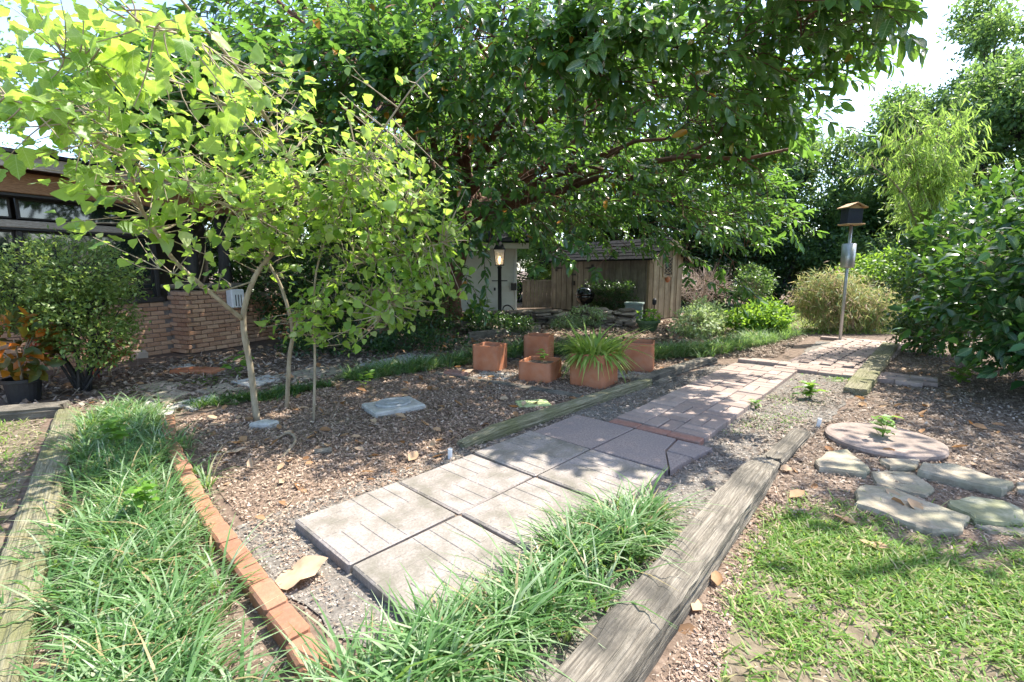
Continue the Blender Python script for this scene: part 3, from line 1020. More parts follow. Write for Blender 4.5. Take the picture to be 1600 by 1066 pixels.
liriope("border_grass", "long strip of arching border grass between mossy timber and edging bricks", [(-.99, 1.13), (-1.39, 1.63), (-2.38, 2.80), (-3.77, 4.44)], .33, 9200, (.17, .33), .0105)
liriope("border_grass", "front clump of tall border grass leaning over the slabs and thick timber", [(-.62, 1.2), (-.25, 1.45), (.1, 1.75), (.42, 2.15), (.72, 2.5)], .15, 2900, (.22, .40), .0125)
liriope("border_grass", "dark grass tufts along the bed behind the sapling stems", [(-3.15, 4.8), (-2.6, 5.1), (-2.2, 5.6)], .16, 1500, (.12, .22), .009, 'lirio_dk')
liriope("border_grass", "grass row in front of the dark shrubs, left of the pots", [(-2.1, 5.9), (-1.5, 6.4), (-.75, 7.0)], .2, 3000, (.2, .36), .011, 'lirio')
liriope("border_grass", "grass row directly behind the terracotta pots", [(-.6, 7.3), (.3, 7.9), (1.3, 8.0), (2.0, 7.6)], .26, 3800, (.26, .44), .012, 'lirio')
liriope("border_grass", "grass row behind the far end of the bed timber", [(2.0, 7.3), (2.5, 7.6), (2.9, 7.65)], .2, 2400, (.26, .44), .012, 'lirio')
liriope("border_grass", "pale tall grass row beside the brick cross path", [(3.0, 7.7), (3.6, 8.2), (4.4, 8.8), (5.2, 9.7), (5.7, 10.1)], .34, 5200, (.25, .42), .012, 'lirio')

# lawns
def lawn(name, label, poly, n, L, w, dens=None, mat='lawn'):
    P = sample_poly(poly, n, dens)
    n = len(P)
    V, F = blades(P, U(0, 6.28, n), U(L[0], L[1], n), w * U(.7, 1.3, n), U(.1, .8, n), U(.1, .7, n), U(.4, .95, n), U(.1, .5, n), 2)
    V[:, 2] = np.maximum(V[:, 2], .006)
    tag(link(name, mesh(name, V, F, M[mat], True)), label, "lawn grass", kind="stuff")


lawn("lawn_grass", "short broad-bladed lawn grass in the near corner by the thick timber", lawnR, 36000, (.03, .08), .0085, lambda p: .06 + .94 * patch(p, 1.9, 1.0) ** 1.3)
lawn("lawn_grass", "patchy short grass beside the mossy timber at the side", lawnL, 12000, (.03, .085), .008, lambda p: .05 + patch(p, 1.3, 2.2) ** 1.5)
lawn("lawn_grass", "sunny far lawn behind the feeder pole", lawnF, 18000, (.08, .16), .018)
lawn("lawn_grass", "sparse weeds of grass around the flagstones", [(2.2, 2.3), (1.6, 2.7), (2.0, 3.0), (3.0, 2.3), (4.2, 2.1), (3.6, 1.8)], 900, (.04, .09), .008, lambda p: patch(p, 3, 5) ** 3)
lawn("moss_strip", "bright green moss and weeds in the joint of the slab path", [PP(1.98, .57), PP(2.65, .57), PP(2.65, .64), PP(1.98, .64)], 700, (.03, .06), .006, mat='weed')
lawn("weed_patch", "low green weeds on the gravel beside the brick path", [(1.5, 3.9), (2.2, 4.9), (3.3, 5.7), (3.7, 5.3), (2.4, 3.9)], 1500, (.02, .05), .009, lambda p: patch(p, 2.2, 4) ** 4, mat='weed')
lawn("weed_patch", "yellow green weeds where gravel meets the cross path", [(3.2, 5.9), (3.8, 6.3), (5.0, 6.5), (4.3, 5.8)], 1200, (.02, .06), .01, lambda p: patch(p, 1.6, 8) ** 2, mat='weed')
lawn("weed_patch", "thin weeds on the bare soil by the brick wall", [(-4.6, 5.4), (-3.9, 6.6), (-3.0, 6.0), (-3.5, 5.0)], 900, (.02, .06), .009, lambda p: patch(p, 2, 6) ** 3, mat='weed')

# ------------------------------------------------------------------ flagstones and other stones
def stone(name, label, pix, z1, mat, group, cat="stone", sub=3):
    z1 = z1 * .7
    P = np.array([G(x, y, z1)[:2] for x, y in pix])
    Q = []
    for i in range(len(P)):
        a, b = P[i], P[(i + 1) % len(P)]
        for j in range(sub):
            Q.append(a + (b - a) * j / sub + (U(-.012, .012, 2) if j else 0))
    c = np.mean(Q, 0)
    V, F = prism(np.array(Q) - c, -.01, z1, .009, .004)
    V[len(Q):2 * len(Q), 2] += U(-.012, .003, len(Q))
    o = link(name, mesh(name, V, F, M[mat]), None, (c[0], c[1], 0))
    return tag(o, label, cat, group)


g_ = "flagstones at the edge of the lawn"
stone("flagstone", "tan flagstone with a sharp front edge between timber stub and round stone", [(1273, 718), (1293, 704), (1324, 701), (1359, 730), (1355, 739), (1280, 730)], .07, 'flag', g_)
stone("flagstone", "small flagstone touching the front of the round stone", [(1374, 716), (1438, 716), (1431, 731), (1390, 732)], .05, 'flag', g_)
stone("flagstone", "rough sunken flagstone in the middle of the group", [(1360, 735), (1427, 737), (1462, 764), (1447, 775), (1369, 756)], .035, 'flag', g_)
stone("flagstone", "long narrow flagstone raised on its edge at the back", [(1440, 722), (1492, 725), (1585, 754), (1566, 764), (1434, 734)], .09, 'flag', g_)
stone("flagstone", "largest flagstone, pale with a crack, nearest the lawn", [(1335, 765), (1352, 757), (1390, 759), (1441, 780), (1517, 807), (1506, 825), (1458, 828), (1417, 815), (1335, 785)], .06, 'flag', g_)
stone("flagstone", "mossy green flagstone at the picture edge", [(1482, 781), (1517, 775), (1568, 781), (1600, 797), (1604, 812), (1575, 817), (1523, 810), (1486, 790)], .065, 'flag_moss', g_)
stone("flagstone", "thin flagstone slipping under the mossy green one", [(1522, 819), (1565, 822), (1620, 822), (1620, 836), (1545, 830)], .03, 'flag', g_)
stone("flagstone", "cut corner of a flagstone past the long narrow one", [(1588, 752), (1640, 756), (1640, 775), (1590, 765)], .05, 'flag', g_)
q = G(1379, 694)
V, F = lathe([(.385, -.01), (.40, .03), (.395, .05), (.38, .058), (.2, .06)], (0, 0, 0), 40)
V[:, :2] *= 1 + .01 * np.sin(np.arange(len(V)) * 1.3)[:, None]
tag(link("round_stepping_stone", mesh("round_stepping_stone", V, F, M['roundstone']), None, (q[0], q[1], 0)), "large round reddish stepping stone behind the flagstones", "stepping stone")

# flat pale stepping stones in the yard by the brick wall
yard = [([(205, 640), (232, 626), (282, 632), (262, 650)], "pale flat stone touching the end of the grass strip"),
        ([(222, 622), (262, 606), (300, 612), (262, 628)], "flat stone second from the grass strip"),
        ([(270, 630), (330, 616), (352, 624), (300, 640)], "flat stone in front of the dark grass tufts"),
        ([(305, 610), (352, 598), (385, 606), (336, 616)], "flat stone between grass tufts and sapling"),
        ([(215, 602), (262, 594), (282, 600), (236, 612)], "flat stone nearest the red bush"),
        ([(360, 596), (420, 585), (440, 592), (390, 604)], "flat stone behind the sapling stem"),
        ([(262, 573), (296, 568), (318, 576), (286, 584)], "flat stone in front of the brick pier"),
        ([(420, 588), (500, 572), (560, 578), (480, 592)], "long flat stone behind the second sapling stem"),
        ([(560, 570), (640, 552), (680, 556), (610, 574)], "long flat stone edging the dark shrubs")]
for pix, lab in yard:
    stone("stepping_stone", lab, pix, .035, 'concrete' if U(0, 1) < .5 else 'flag', "pale stepping stones in the yard", "stepping stone")
q = G(308, 583)
o = tag(link("broken_tile", mesh("broken_tile", *prism([(-.3, -.1), (.28, -.14), (.33, .08), (-.1, .16), (-.34, .05)], -.01, .06, .01), M['terra']), None, (q[0], q[1], 0)), "orange broken tile lying on soil before the brick wall", "tile")
q = G(292, 570)

# concrete lid with an oval cover
q = G(615, 640)
lid = root("inspection_cover", "square concrete lid with an oval metal cover in the mulch", "cover", q, .62)
part(lid, "slab", *box((0, 0, .025), (.52, .40, .07), 0, .012), M['concrete'], world=False)
V, F = lathe([(.155, .06), (.16, .075), (.15, .085), (.135, .085), (.13, .081), (.06, .081), (.055, .086), (.02, .086)], (0, 0, 0), 32)
part(lid, "cover", V * np.array((1.15, 1, 1)), F, M['iron'], world=False)
q = G(833, 633)
tag(link("green_cover", mesh("green_cover", *box((0, 0, .012), (.34, .22, .03), 0, .008), M['limecover']), None, q, (0, 0, .2)), "flat lime green square cover lying in the mulch", "cover")
for px, py, lab in ((703, 718, "small white pipe marker at the start of the bed timber"), (1278, 668, "small white pipe marker between gravel and round stone")):
    q = G(px, py)
    V, F = lathe([(.017, -.02), (.017, .085), (.0135, .087), (.0135, .06), (.003, .06)], (0, 0, 0), 12)
    tag(link("pipe_marker", mesh("pipe_marker", V, F, M['white'], False), None, q, (.08, .05, 0)), lab, "pipe", "white pipe markers")
q = G(492, 712)
V, F = tube([(0, 0, .03), (.12, .03, .032)], [.022, .024], 9)
tag(link("gray_log_piece", mesh("gray_log_piece", V, F, M['timber']), None, q), "short gray log piece on the mulch in front of the sapling", "log")
q = G(412, 668)
V, F = prism([(-.1, -.05), (.08, -.06), (.13, .02), (-.02, .07)], 0, .06, .015)
tag(link("rock", mesh("rock", V, F, M['concrete']), None, q), "pale rock at the foot of the first sapling stem", "rock")
q = G(262, 556)
V, F = prism([(-.14, -.08), (.06, -.1), (.15, .0), (.05, .1), (-.1, .09)], 0, .12, .04)
tag(link("rock", mesh("rock", V, F, M['wallstone']), None, q + np.array((-.35, -.15, 0))), "gray rock at the left foot of the brick pier", "rock")
# root curl in the mulch
r0 = smooth_path([G(430, 690) + (0, 0, .02), G(452, 686) + (0, 0, .05), G(462, 698) + (0, 0, .045), G(440, 718) + (0, 0, .01)], 6)
V, F = tube(r0, .011, 6)
tag(link("root_curl", mesh("root_curl", V, F, M['twig'], True)), "pale curled root poking from the mulch before the sapling", "root")

# ------------------------------------------------------------------ terracotta flue pots
def rsquare(w, r, k=4):
    P = []
    for cx, cy, a0 in ((1, 1, 0), (-1, 1, 90), (-1, -1, 180), (1, -1, 270)):
        for i in range(k + 1):
            a = math.radians(a0 + 90 * i / k)
            P.append((cx * (w / 2 - r) + r * math.cos(a), cy * (w / 2 - r) + r * math.sin(a)))
    return np.array(P)


def flue_pot(px, py, w, h, rz, label, soil=.05, tilt=(0, 0), dq=(0, 0)):
    q = G(px, py) + np.array((dq[0], dq[1], 0))
    t = root("terracotta_pot", label, "pot", q, rz, "square terracotta pots")
    t.rotation_euler = (tilt[0], tilt[1], rz)
    r = .05
    o_ = rsquare(w, r)
    i_ = rsquare(w - .045, r - .015)
    n = len(o_)
    lv = [(o_, 0), (o_, .02), (o_, h - .008), (rsquare(w - .01, r - .004), h), (rsquare(w - .036, r - .012), h), (i_, h - .008), (i_, h - .16)]
    V = np.concatenate([np.c_[p, np.full(n, z)] for p, z in lv])
    V[:n * 3, :2] += rng.normal(0, .0012, (n * 3, 2))
    V[n * 2:n * 5, 2] += np.tile(rng.normal(0, .0025, n), 3)
    F = []
    for l in range(len(lv) - 1):
        for j in range(n):
            k = (j + 1) % n
            F.append((l * n + j, l * n + k, (l + 1) * n + k, (l + 1) * n + j))
    o = part(t, "body", V, F, M['terra'], False, world=False)
    me = o.data
    for p in me.polygons: p.use_smooth = abs(p.normal.z) < .5
    S = np.c_[rsquare(w - .046, r - .016), np.full(n, h - soil)]
    S[:, 2] += rng.normal(0, .005, n)
    part(t, "soil", np.vstack([S, [(0, 0, h - soil + .025)]]), [(j, (j + 1) % n, n) for j in range(n)], M['soil'], world=False)
    return t, q


T1, _ = flue_pot(766, 577, .385, .36, -.42, "terracotta pot farthest left of the group with chipped rim")
T2, _ = flue_pot(842, 560, .40, .38, -.35, "terracotta pot behind the shortest pot")
T3, _ = flue_pot(844, 592, .44, .25, -.45, "shortest square terracotta pot in the middle of the group")
T4, q4 = flue_pot(928, 600, .46, .40, -.6, "terracotta pot nearest the bed timber holding the strap-leaved plant", tilt=(.0, -.03))
T5, _ = flue_pot(996, 577, .43, .40, -.32, "terracotta pot behind the planted pot at the end of the group")
for px, py, w, lab in ((768, 590, .5, "thin gray paver under the left terracotta pot"), (990, 591, .52, "thin gray paver under the terracotta pot at the end")):
    q = G(px, py)
    tag(link("base_paver", mesh("base_paver", *box((0, .12, .0), (w, .42, .03), 0, .006), M['concrete']), None, q, (0, 0, -.38)), lab, "paver", "pavers under the pots")
q = G(712, 588)
tag(link("broken_brick", mesh("broken_brick", *box((0, 0, .03), (.3, .16, .07), 0, .015), M['paver_red']), None, q, (0, .05, -.5)), "reddish brick lying left of the first terracotta pot", "brick")

# strap plant in T4
pl = root("strap_leaf_plant", "spiky yellow green strap-leaved plant filling the front terracotta pot", "plant", q4 + np.array((0, 0, .36)))
n = 190
P = q4[:2] + rng.normal(0, .10, (n, 2))
az = np.arctan2(*(P - q4[:2])[:, ::-1].T) + rng.normal(0, .5, n)
Ls = U(.24, .5, n)
V, F = blades(P, az, Ls, U(.028, .046, n), U(.2, .8, n), U(.2, .6, n), U(.5, 1.15, n), U(.1, 1.0, n), 5, z0=.37)
part(pl, "foliage", V, F, M['aloe'], True)
n = 130
az = U(0, 6.28, n)
P = q4[:2] + np.c_[np.cos(az), np.sin(az)] * .2
V, F = blades(P, az + rng.normal(0, .4, n), U(.16, .3, n), U(.022, .036, n), U(.4, .8, n), U(.1, .5, n), U(.1, .6, n), U(.6, 1.3, n), 5, z0=.38)
part(pl, "hanging_shoots", V, F, M['aloe'], True)
# small weeds in the short pots
def weed(loc, label, size=.1, n=14, mat='weed', cat="weed", group="small weeds"):
    loc = np.array(loc, float)
    t = root("weed", label, cat, loc, 0, group)
    az = U(0, 6.28, n)
    h = U(.3, 1.2, n) * size
    P = loc + np.c_[rng.normal(0, size * .2, (n, 2)), h]
    D = np.c_[np.cos(az), np.sin(az), U(-.2, .5, n)]
    part(t, "foliage", *scatter(L_OVAL, P, D, np.array([(0, 0, 1.)] * n) + rng.normal(0, .2, (n, 3)), U(.4, .8, n) * size), M[mat], True)
    k = max(2, n // 4)
    part(t, "stem", *twigs(np.repeat(loc[None], k, 0), P[:k], rng.normal(0, size * .1, (k, 3)), .003, .0015), M['weed'])


weed(G(846, 590) + (0, 0, .2), "small weed sprouting in the shortest terracotta pot", .14, 12)
weed(G(1378, 694) + (0, 0, .06), "light green weed growing on the round stone", .15, 26)
weed(G(375, 590), "broad green seedling beside the first sapling stem", .28, 14)
weed(G(570, 610), "small green seedling in the mulch near the grass row", .2, 10)
weed(G(1265, 625), "green weed tuft on gravel by the end of the far timber", .16, 40)
weed(G(1180, 640), "flat green weed on gravel beside the brick path", .09, 20)
weed(G(185, 715) + (0, 0, .1), "broad-leaved weed growing out of the long grass strip", .15, 36)
weed(G(225, 830) + (0, 0, .14), "pale weed in the near part of the long grass strip", .11, 30)
weed(G(1500, 600), "low green weed patch before the camellia hedge", .16, 40)

# ------------------------------------------------------------------ house with brick wall
HO = np.array((-6.66, 6.11)); HU = np.array((.436, .90)); HN = np.array((.90, -.436))
hang = math.atan2(HU[1], HU[0])


def HP(s, t, z):
    q = HO + HU * s + HN * t
    return np.array((q[0], q[1], z))


house = root("house", "brick house with wide windows under a weathered timber eave", "house", HP(0, 0, 0), hang)


def hbox(par, name, s0, s1, t0, t1, z0, z1, mat, bev=0.0):
    """box in house coordinates; t grows towards the garden (local -y)"""
    V, F = box(((s0 + s1) / 2, -(t0 + t1) / 2, (z0 + z1) / 2), (s1 - s0, t1 - t0, z1 - z0), 0, bev)
    return part(par, name, V, F, mat, world=False)


bwall = hbox(house, "brick_wall", -4.0, 4.6, -.22, -.012, -.05, .86, M['mortar'])
hb = mesh("house_brick", *box((0, 0, 0), (.20, .06, .062), 0, .006), M['housebrick'])
hb2 = mesh("house_brick_end", *box((0, 0, 0), (.10, .06, .062), 0, .006), M['housebrick'])
def course(par, s0, s1, t, z, odd, L=.212, ax=0):
    s_ = s0 + (L / 2 if odd else 0)
    while s_ < s1 - .02:
        loc = (s_ + .1, -t + U(-.004, .004), z)
        link("brick", hb, par, loc, (U(-.015, .015), 0, U(-.015, .015)))
        s_ += L
for r in range(12):
    course(bwall, -.6, 2.02, -.022, .03 + r * .072, r % 2)
pier = root("brick_pier", "brick pier with a flat stone cap joined to the house wall", "brick pier", HP(2.1, 0, 0), hang)
V, F = box((.50, -.2, .52), (.93, .44, 1.06))
core = part(pier, "core", V, F, M['mortar'], world=False)
hbs = mesh("house_brick_side", *box((0, 0, 0), (.06, .20, .062), 0, .006), M['housebrick'])
for r in range(14):
    z = .05 + r * .073
    stp = .03 if r < 2 else 0
    course(core, .03 - .1 * (r % 2) + .1 * (r % 2), .95, .43 + stp, z, False, .212) if r % 2 == 0 else course(core, .13, .85, .43 + stp, z, False, .212)
    for k in range(2):
        link("brick", hbs, core, (.025 - stp, -.12 - k * .212 - (.1 if r % 2 else 0) * 1.0, z), (0, U(-.01, .01), U(-.015, .015)))
V, F = box((.5, -.22, 1.11), (1.08, .60, .07), 0, .012)
part(pier, "cap", V, F, M['timber'], world=False)
mt = root("meter_box", "white utility meter box mounted on the brick pier", "meter box", HP(2.92, .56, .72), hang)
part(mt, "case", *box((0, 0, .16), (.24, .16, .32), 0, .015), M['white'], world=False)
for k in range(3):
    part(mt, "slot", *box((-.05 + k * .05, -.084, .13), (.012, .012, .2), 0, .002), M['bronze'], world=False)
hbox(house, "window_sill", -4.0, 2.04, -.2, .05, .865, .95, M['bronze'], .006)
for i, (s0, s1) in enumerate(((-4, -1.2), (-1.15, .38), (.44, 2.0))):
    w = hbox(house, "window", s0, s1, -.16, -.12, .955, 1.90, M['bronze'])
    hbox(w, "pane", s0 + .03, s1 - .03, -.119, -.112, .985, 1.87, M['glass'])
    w = hbox(house, "window", s0, s1, -.16, -.12, 2.06, 2.32, M['bronze'])
    hbox(w, "pane", s0 + .03, s1 - .03, -.119, -.112, 2.08, 2.30, M['glass'])
for s_ in (-1.175, .41, 2.02):
    hbox(house, "mullion", s_ - .03, s_ + .03, -.11, -.05, .955, 1.90, M['bronze'], .004)
hbox(house, "rail", -4, 2.04, -.11, .0, 1.935, 2.03, M['fascia'], .008)
hbox(house, "rail_trim", -4, 2.04, -.14, -.01, 1.905, 1.932, M['bronze'])
hbox(house, "beam", -4, 4.4, .10, .22, 2.36, 2.62, M['beam'], .008)
hbox(house, "head_trim", -4, 4.4, -.1, .18, 2.322, 2.356, M['bronze'])
hbox(house, "beam_end", .9, 1.0, .225, .36, 2.40, 2.60, M['beam'], .006)
hbox(house, "beam_end", 1.35, 1.5, .225, .36, 2.44, 2.60, M['beam'], .006)
for s_ in (-1.5, -.6, .3, 1.2, 2.1, 3.0, 3.9):
    hbox(house, "rafter", s_ - .03, s_ + .03, -.8, .5, 2.625, 2.70, M['beam'])
hbox(house, "fascia", -4, 4.6, .52, .56, 2.62, 2.78, M['fascia'], .005)
hbox(house, "soffit", -4, 4.6, -1.0, .515, 2.705, 2.73, M['beam'])
rf = MB()
V = [(-4.2, -.62, 2.785), (4.8, -.62, 2.785), (4.8, 4.0, 3.25), (-4.2, 4.0, 3.25), (-4.2, -.62, 2.83), (4.8, -.62, 2.83), (4.8, 4.0, 3.30), (-4.2, 4.0, 3.30)]
part(house, "roof", V, [(0, 3, 2, 1), (4, 5, 6, 7), (0, 1, 5, 4), (1, 2, 6, 5), (2, 3, 7, 6), (3, 0, 4, 7)], M['shingle'], world=False)
for s_ in (2.55, 3.15, 4.2):
    V, F = tube([(s_, .05, .9), (s_ + .03, .03, 1.6), (s_, .05, 2.34)], [.13, .10, .09], 10)
    part(house, "post", V, F, M['bark_dark'], True, world=False)
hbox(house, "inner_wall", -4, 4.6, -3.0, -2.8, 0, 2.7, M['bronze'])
course_wall = hbox(house, "porch_wall", 3.1, 4.6, -.01, .12, -.02, .95, M['mortar'])
for r in range(12):
    course(course_wall, 3.1, 4.4, .14, .04 + r * .073, r % 2)

# ------------------------------------------------------------------ generic shrub / tree builder
def ell(n, c, r, shell=.5):
    d = norm(rng.normal(0, 1, (n, 3)))
    rad = shell + (1 - shell) * U(0, 1, n) ** .6
    rad = np.where(rng.random(n) < .25, U(.1, 1, n) ** .5, rad)
    return np.asarray(c) + d * rad[:, None] * np.asarray(r), d


def shrub(name, label, cat, base, blobs, n, protos, size, mat, stems=6, stem_r=.02, smat='twig', clump=.16, per=24, droop=0.0, group=None, shell=.55, leafobj=None, lmat=None, zmin=.05, part_name="foliage", extra_dir=None):
    base = np.array(base, float)
    t = root(name, label, cat, base, 0, group)
    vol = np.array([np.prod(b[1]) ** (2 / 3) for b in blobs])
    cnt = np.maximum(1, (n / per * vol / vol.sum()).astype(int))
    Cc, Dc = [], []
    for (c, r), k in zip(blobs, cnt):
        p, d = ell(k, c, r, shell)
        Cc.append(p); Dc.append(d)
    Cc, Dc = np.concatenate(Cc), np.concatenate(Dc)
    keep = Cc[:, 2] > zmin
    Cc, Dc = Cc[keep], Dc[keep]
    nc = len(Cc)
    ci = np.repeat(np.arange(nc), per)
    P = Cc[ci] + rng.normal(0, clump * .5, (nc * per, 3)) * np.array((1, 1, .75))
    n = len(P)
    D = norm(Dc[ci] * .6 + rng.normal(0, .65, (n, 3)) + np.array((0, 0, -droop)))
    if extra_dir is not None: D = norm(D + np.array(extra_dir))
    N = rng.normal(0, .55, (n, 3)) + np.array((0, 0, .9)) + Dc[ci] * .3
    S = size * U(.6, 1.25, n)
    P[:, 2] = np.maximum(P[:, 2], zmin * .5)
    if leafobj:
        ok, d, px, py = in_view(P)
        order = np.argsort(np.where(ok, d - S * 3, 99))[:leafobj]
        msk = np.zeros(n, bool); msk[order] = True
        leaf_objects(t, protos, P[msk], D[msk], N[msk], S[msk], M[lmat])
        P, D, N, S = P[~msk], D[~msk], N[~msk], S[~msk]
    o = part(t, part_name, *scatter(protos, P, D, N, S), M[mat], True)
    if leafobj: o["kind"] = "stuff"
    # stems
    tops = Cc[rng.choice(nc, min(nc, stems * 3), replace=False)]
    for i in range(stems):
        c, r = blobs[i % len(blobs)]
        e = np.asarray(c) + rng.normal(0, .35, 3) * np.asarray(r)
        b0 = base + np.array((U(-1, 1) * stem_r * 4, U(-1, 1) * stem_r * 4, 0))
        m = b0 * .55 + e * .45 + np.array((0, 0, .12 * (e[2] - b0[2])))
        V, F = tube(bez(b0, m, e, 7), np.linspace(stem_r, stem_r * .35, 7), 6)
        part(t, "stem" if stem_r < .05 else "trunk", V, F, M[smat], True)
    k = min(nc, 500)
    idx = rng.choice(nc, k, replace=False)
    cc = np.array([b[0] for b in blobs])
    near = cc[np.argmin(((Cc[idx][:, None] - cc[None]) ** 2).sum(-1), 1)]
    near = near * .6 + np.array((base[0], base[1], 0)) * .4 + np.array((0, 0, .4)) * near[:, 2:3] * .6
    V, F = twigs(near, Cc[idx], rng.normal(0, .06, (k, 3)), stem_r * .3, stem_r * .12)
    part(t, "twigs", V, F, M[smat], kind="stuff")
    return t


# clipped roundish shrub by the house
sb = G(130, 612)
shrub("privet_shrub", "multi-stemmed small-leaved shrub in front of the brick house wall", "shrub", sb,
      [((sb[0] - .05, sb[1] + .05, 1.35), (.72, .6, .38)), ((sb[0] + .1, sb[1] - .05, .95), (.62, .5, .35)), ((sb[0] + .35, sb[1] - .1, .6), (.35, .35, .28)), ((sb[0] - .5, sb[1], 1.05), (.35, .4, .3))],
      13000, L_SMALL, .052, 'shrub', stems=14, stem_r=.016, smat='bark_dark', clump=.14, per=30)
# croton in a black pot
q = G(40, 628)
cr = root("potted_croton", "croton with orange and green leaves in a black nursery pot", "potted plant", q)
part(cr, "pot", *lathe([(.125, 0), (.15, .22), (.165, .225), (.165, .26), (.15, .262), (.146, .21), (.02, .2)], q, 24), M['blackplastic'])
for k in range(4):
    e = q + np.array((U(-.2, .2), U(-.15, .15), U(.5, .85)))
    part(cr, "stem", *tube(bez(q + (0, 0, .2), q + (0, 0, .45), e, 6), np.linspace(.012, .006, 6), 6), M['twig'], True)
n = 190
P, d = ell(n, q + np.array((0, 0, .62)), (.3, .28, .34), .4)
part(cr, "foliage", *scatter(L_OVAL, P, norm(d + np.array((0, 0, .4)) + rng.normal(0, .4, (n, 3))), rng.normal(0, .5, (n, 3)) + np.array((0, 0, 1)), U(.1, .2, n)), M['croton'], True)
q = G(172, 590)
shrub("red_leaf_plant", "small plant with red leaves beside the privet shrub", "plant", q, [((q[0], q[1], .3), (.16, .14, .16))], 70, L_OVAL, .13, 'redleaf', stems=3, stem_r=.008, per=10)
q = G(88, 585)
shrub("red_leaf_plant", "red leaves peeking out behind the privet stems", "plant", q, [((q[0], q[1], .35), (.2, .14, .18))], 60, L_OVAL, .13, 'redleaf', stems=3, stem_r=.008, per=10)

# ------------------------------------------------------------------ rubber tree
RB = np.array((-1.85, 11.6, 0))
rt = root("rubber_tree", "huge spreading rubber tree with glossy dark leaves over the garden", "tree", RB)
hub = RB + np.array((.6, -.2, 2.3))
for dx, dy, r in ((0, 0, .26), (.35, .25, .2), (-.4, .2, .18), (.15, -.35, .17), (-.55, -.2, .13)):
    V, F = tube(smooth_path([RB + (dx * 1.2, dy, -.05), RB + (dx * .9 + .1, dy, 1.0), hub + (dx * .5, dy * .5, .1)], 4), np.linspace(r * 1.15, r * .8, 9), 10)
    V += rng.normal(0, .008, V.shape)
    part(rt, "trunk", V, F, M['bark_red'], True)
CC = np.array((-.7, 10.6, 0))


def canR(phi):
    """crown radius in plan by direction (0 = right, -90 = towards the camera)"""
    x = np.degrees((phi + math.pi) % (2 * math.pi) - math.pi)
    return np.interp(x, [-180, -140, -110, -80, -60, -40, -18, 0, 40, 90, 140, 180], [6.6, 5.6, 4.8, 5.2, 6.2, 6.5, 6.1, 5.8, 5.4, 6, 6.5, 6.6])


limbs, limb_pts = [], []
for i in range(26):
    ph = i / 26 * 2 * math.pi + U(-.1, .1)
    R = canR(ph)
    k = U(.6, .95)
    e = CC + np.array((math.cos(ph) * R * k, math.sin(ph) * R * k, U(2.9, 5.3)))
    m = hub + (e - hub) * .45 + np.array((0, 0, U(.2, 1.3)))
    path_ = bez(hub + rng.normal(0, .1, 3), m, e, 12)
    path_[1:-1] += rng.normal(0, .07, (10, 3))
    r0 = U(.07, .15)
    V, F = tube(path_, np.linspace(r0, .022, 12), 8)
    part(rt, "limb", V, F, M['bark_red'], True)
    limb_pts.append(path_[2:])
    for _ in range(3):                                     # forks
        st = path_[rng.integers(3, 9)]
        e2 = st + norm(e - st + rng.normal(0, 1.2, 3)) * U(1.2, 2.4)
        e2[2] = max(e2[2], 2.2)
        p2 = bez(st, (st + e2) / 2 + rng.normal(0, .2, 3), e2, 8)
        V, F = tube(p2, np.linspace(r0 * .45, .013, 8), 6)
        limbs.append((V, F))
        limb_pts.append(p2[1:])
mb = MB()
for V, F in limbs: mb.add(V, F)
part(rt, "forks", *mb.get(), M['bark_red'], True, kind="stuff")
limb_pts = np.concatenate(limb_pts)


def canopy_twigs(n):
    out = []
    tot = 0
    while tot < n:
        m = n * 3
        ph = U(-math.pi, math.pi, m)
        k = U(0, 1, m) ** .5
        R = canR(ph)
        lob = 1 + .10 * np.sin(ph * 5 + 1) + .07 * np.sin(ph * 11)
        top = 3.3 + 2.7 * np.sqrt(np.maximum(0, 1 - k ** 2)) + .35 * np.sin(ph * 7 + k * 9)
        bot = 2.05 + 1.0 * k ** 2 + .3 * np.sin(ph * 6 + k * 5)
        bot = np.where(np.sin(ph) < -.2, bot + .9 * k ** 3, bot)
        z = U(0, 1, m)
        h = bot + (top - bot) * z
        x, y = CC[0] + np.cos(ph) * R * lob * k, CC[1] + np.sin(ph) * R * lob * k
        shellness = np.maximum(k ** 3, (1 - z) ** 4 * .9)
        keep = rng.random(m) < .22 + .78 * shellness
        keep &= patch(np.c_[x + h, y - h * .7], .9, 3.3) > U(.25, .75, m)   # gaps
        keep &= ~((x > .4) & (x < 3.9) & (y > 6) & (h < 2.75) & (rng.random(m) < .9))
        keep &= ~((x > -1.3) & (x <= .4) & (y > 6) & (h < 2.5) & (rng.random(m) < .95))
        pts = np.c_[x, y, h][keep]
        out.append(pts)
        tot += len(pts)
    return np.concatenate(out)[:n]


T = canopy_twigs(3000)
